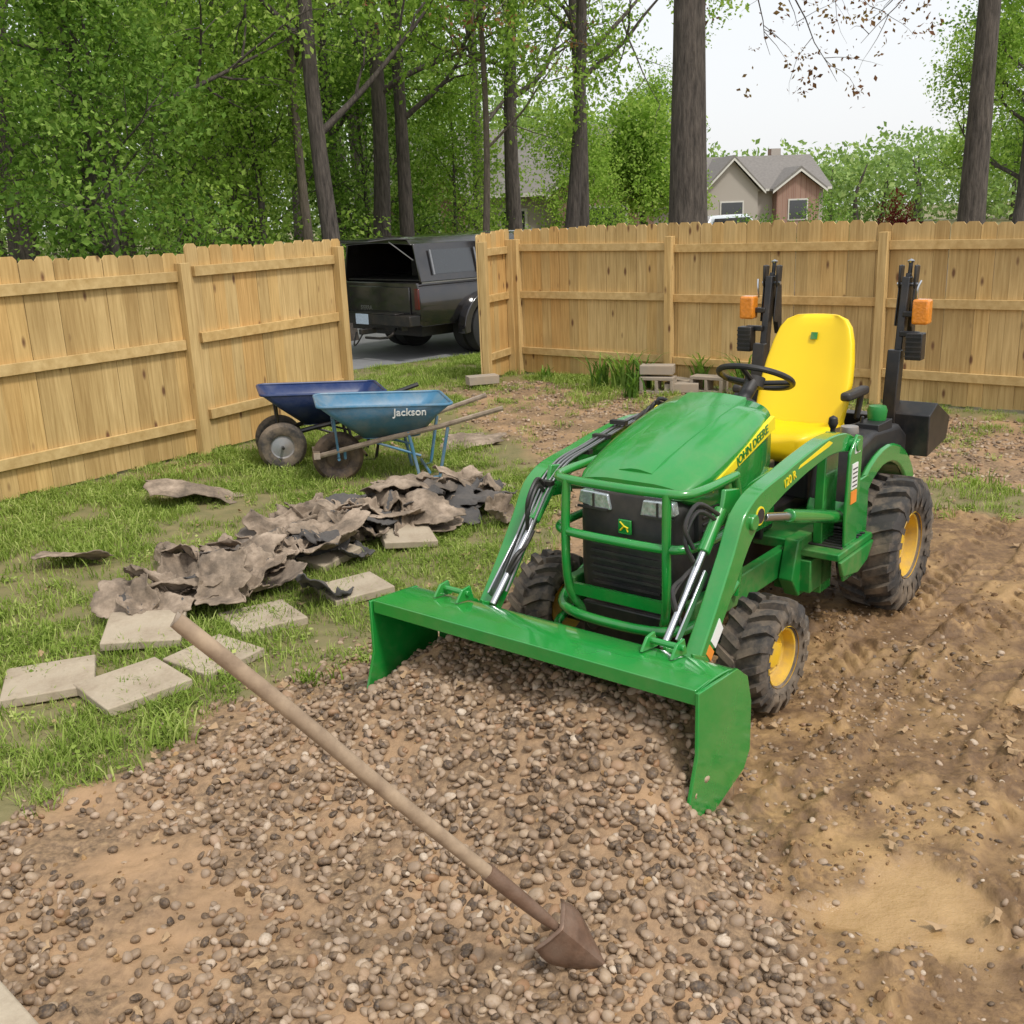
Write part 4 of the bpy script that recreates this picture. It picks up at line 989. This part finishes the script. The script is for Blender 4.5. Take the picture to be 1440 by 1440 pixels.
tree(14.6,30,8.6,.18,1.8,13,3.0,LY,3,csize=1.2); tree(19.5,36,12,.2,1.8,13,4,LM,4,csize=1.5)
def shrub(name,x,y,r_,hh,src,n):
    e=empty(name,(x,y,0)); B=MB()
    for k in range(9): B.tube([(0,0,0),rdir(random.uniform(.6,1.3),k*.7)*r_*.9],[.03,.008],seg=5)
    B.obj('stems',BARK,e); th=rng.uniform(0,6.28,n); ph=np.arccos(rng.uniform(0,1,n)); rad=rng.uniform(.55,1,n)*(1+.2*np.sin(th*3))
    scatter('foliage',np.stack([r_*rad*np.sin(ph)*np.cos(th),r_*rad*np.sin(ph)*np.sin(th),hh*rad*np.cos(ph)],-1),rng.uniform(0,6.28,(n,3)),rng.uniform(.7,1.3,n),src,parent=e)
shrub('red_maple_shrub',15.6,42,1.2,2.05,LR,90); shrub('round_shrub',9.9,41,1.1,1.9,LM,120); shrub('round_shrub',14.0,46,1.6,2.0,LM,140)
def mass(name,n,fx,hz,src,sc,trunks=0):
    x,y=fx(n); top=hz(x,y); z=top*rng.uniform(0.03,1,n)**.8
    e=empty(name); scatter('foliage',np.stack([x,y,z],-1),rng.uniform(0,6.28,(n,3)),rng.uniform(.7,1.4,n)*sc,src,parent=e)
    if trunks:
        B=MB()
        xx,yy=fx(trunks)
        for a,b_ in zip(xx,yy): h=float(hz(np.array([a]),np.array([b_]))[0])*.9; B.tube([(a,b_,0),(a+random.uniform(-.4,.4),b_,h*.5),(a+random.uniform(-.8,.8),b_,h)],[.25,.18,.05],seg=7)
        B.obj('trunks',BARK,e)
mass('distant_woods',1800,lambda n:(rng.uniform(-42,-2,n),rng.uniform(32,46,n)),lambda x,y:11+5*fbm(x*.25,y*.25,7),LF,1.0,60)
mass('distant_treeline',3200,lambda n:(rng.uniform(-70,120,n),rng.uniform(90,115,n)),lambda x,y:4+7.5*fbm(x*.09,y*.02,8)+10*sm((12-x)/20)+7*sm((x-48)/14),LF,1.9,40)
# ------------------------------------------------------------ light, sky, camera
sd=Vector((.42,-.52,1.05)).normalized()
su=bpy.data.lights.new('sun','SUN'); su.energy=2.6; su.angle=math.radians(9); su.color=(1,.965,.91); so=bpy.data.objects.new('sun',su); COL.objects.link(so); so.rotation_euler=(-sd).to_track_quat('-Z','Y').to_euler(); so.location=(0,0,20)
w=bpy.data.worlds.new('World'); S.world=w; w.use_nodes=True; nt=w.node_tree; bg=nt.nodes['Background']
sk=N(nt,'ShaderNodeTexSky',sky_type='NISHITA'); sk.sun_disc=False; sk.sun_elevation=math.asin(sd.z); sk.sun_rotation=math.atan2(sd.x,sd.y); sk.dust_density=4; sk.air_density=1.2
mx=mixc(nt,.7,sk.outputs[0],(10.2,10.3,10.5)); nt.links.new(mx,bg.inputs[0]); bg.inputs[1].default_value=.12
S.view_settings.view_transform='Standard'; S.view_settings.look='None'; S.view_settings.exposure=0
p=math.atan(415/1440); ro=math.radians(2.2)
r=Vector((1,0,0));u=Vector((0,math.sin(p),math.cos(p)));f=Vector((0,math.cos(p),-math.sin(p)))
r2=r*math.cos(ro)-u*math.sin(ro);u2=u*math.cos(ro)+r*math.sin(ro)
cd=bpy.data.cameras.new('camera'); cd.lens=36; cd.sensor_width=36; cd.clip_end=2000; cd.clip_start=.05; cam=bpy.data.objects.new('camera',cd); COL.objects.link(cam)
M=Matrix((r2,u2,-f)).transposed().to_4x4(); M.translation=(0,0,2.0); cam.matrix_world=M; S.camera=cam
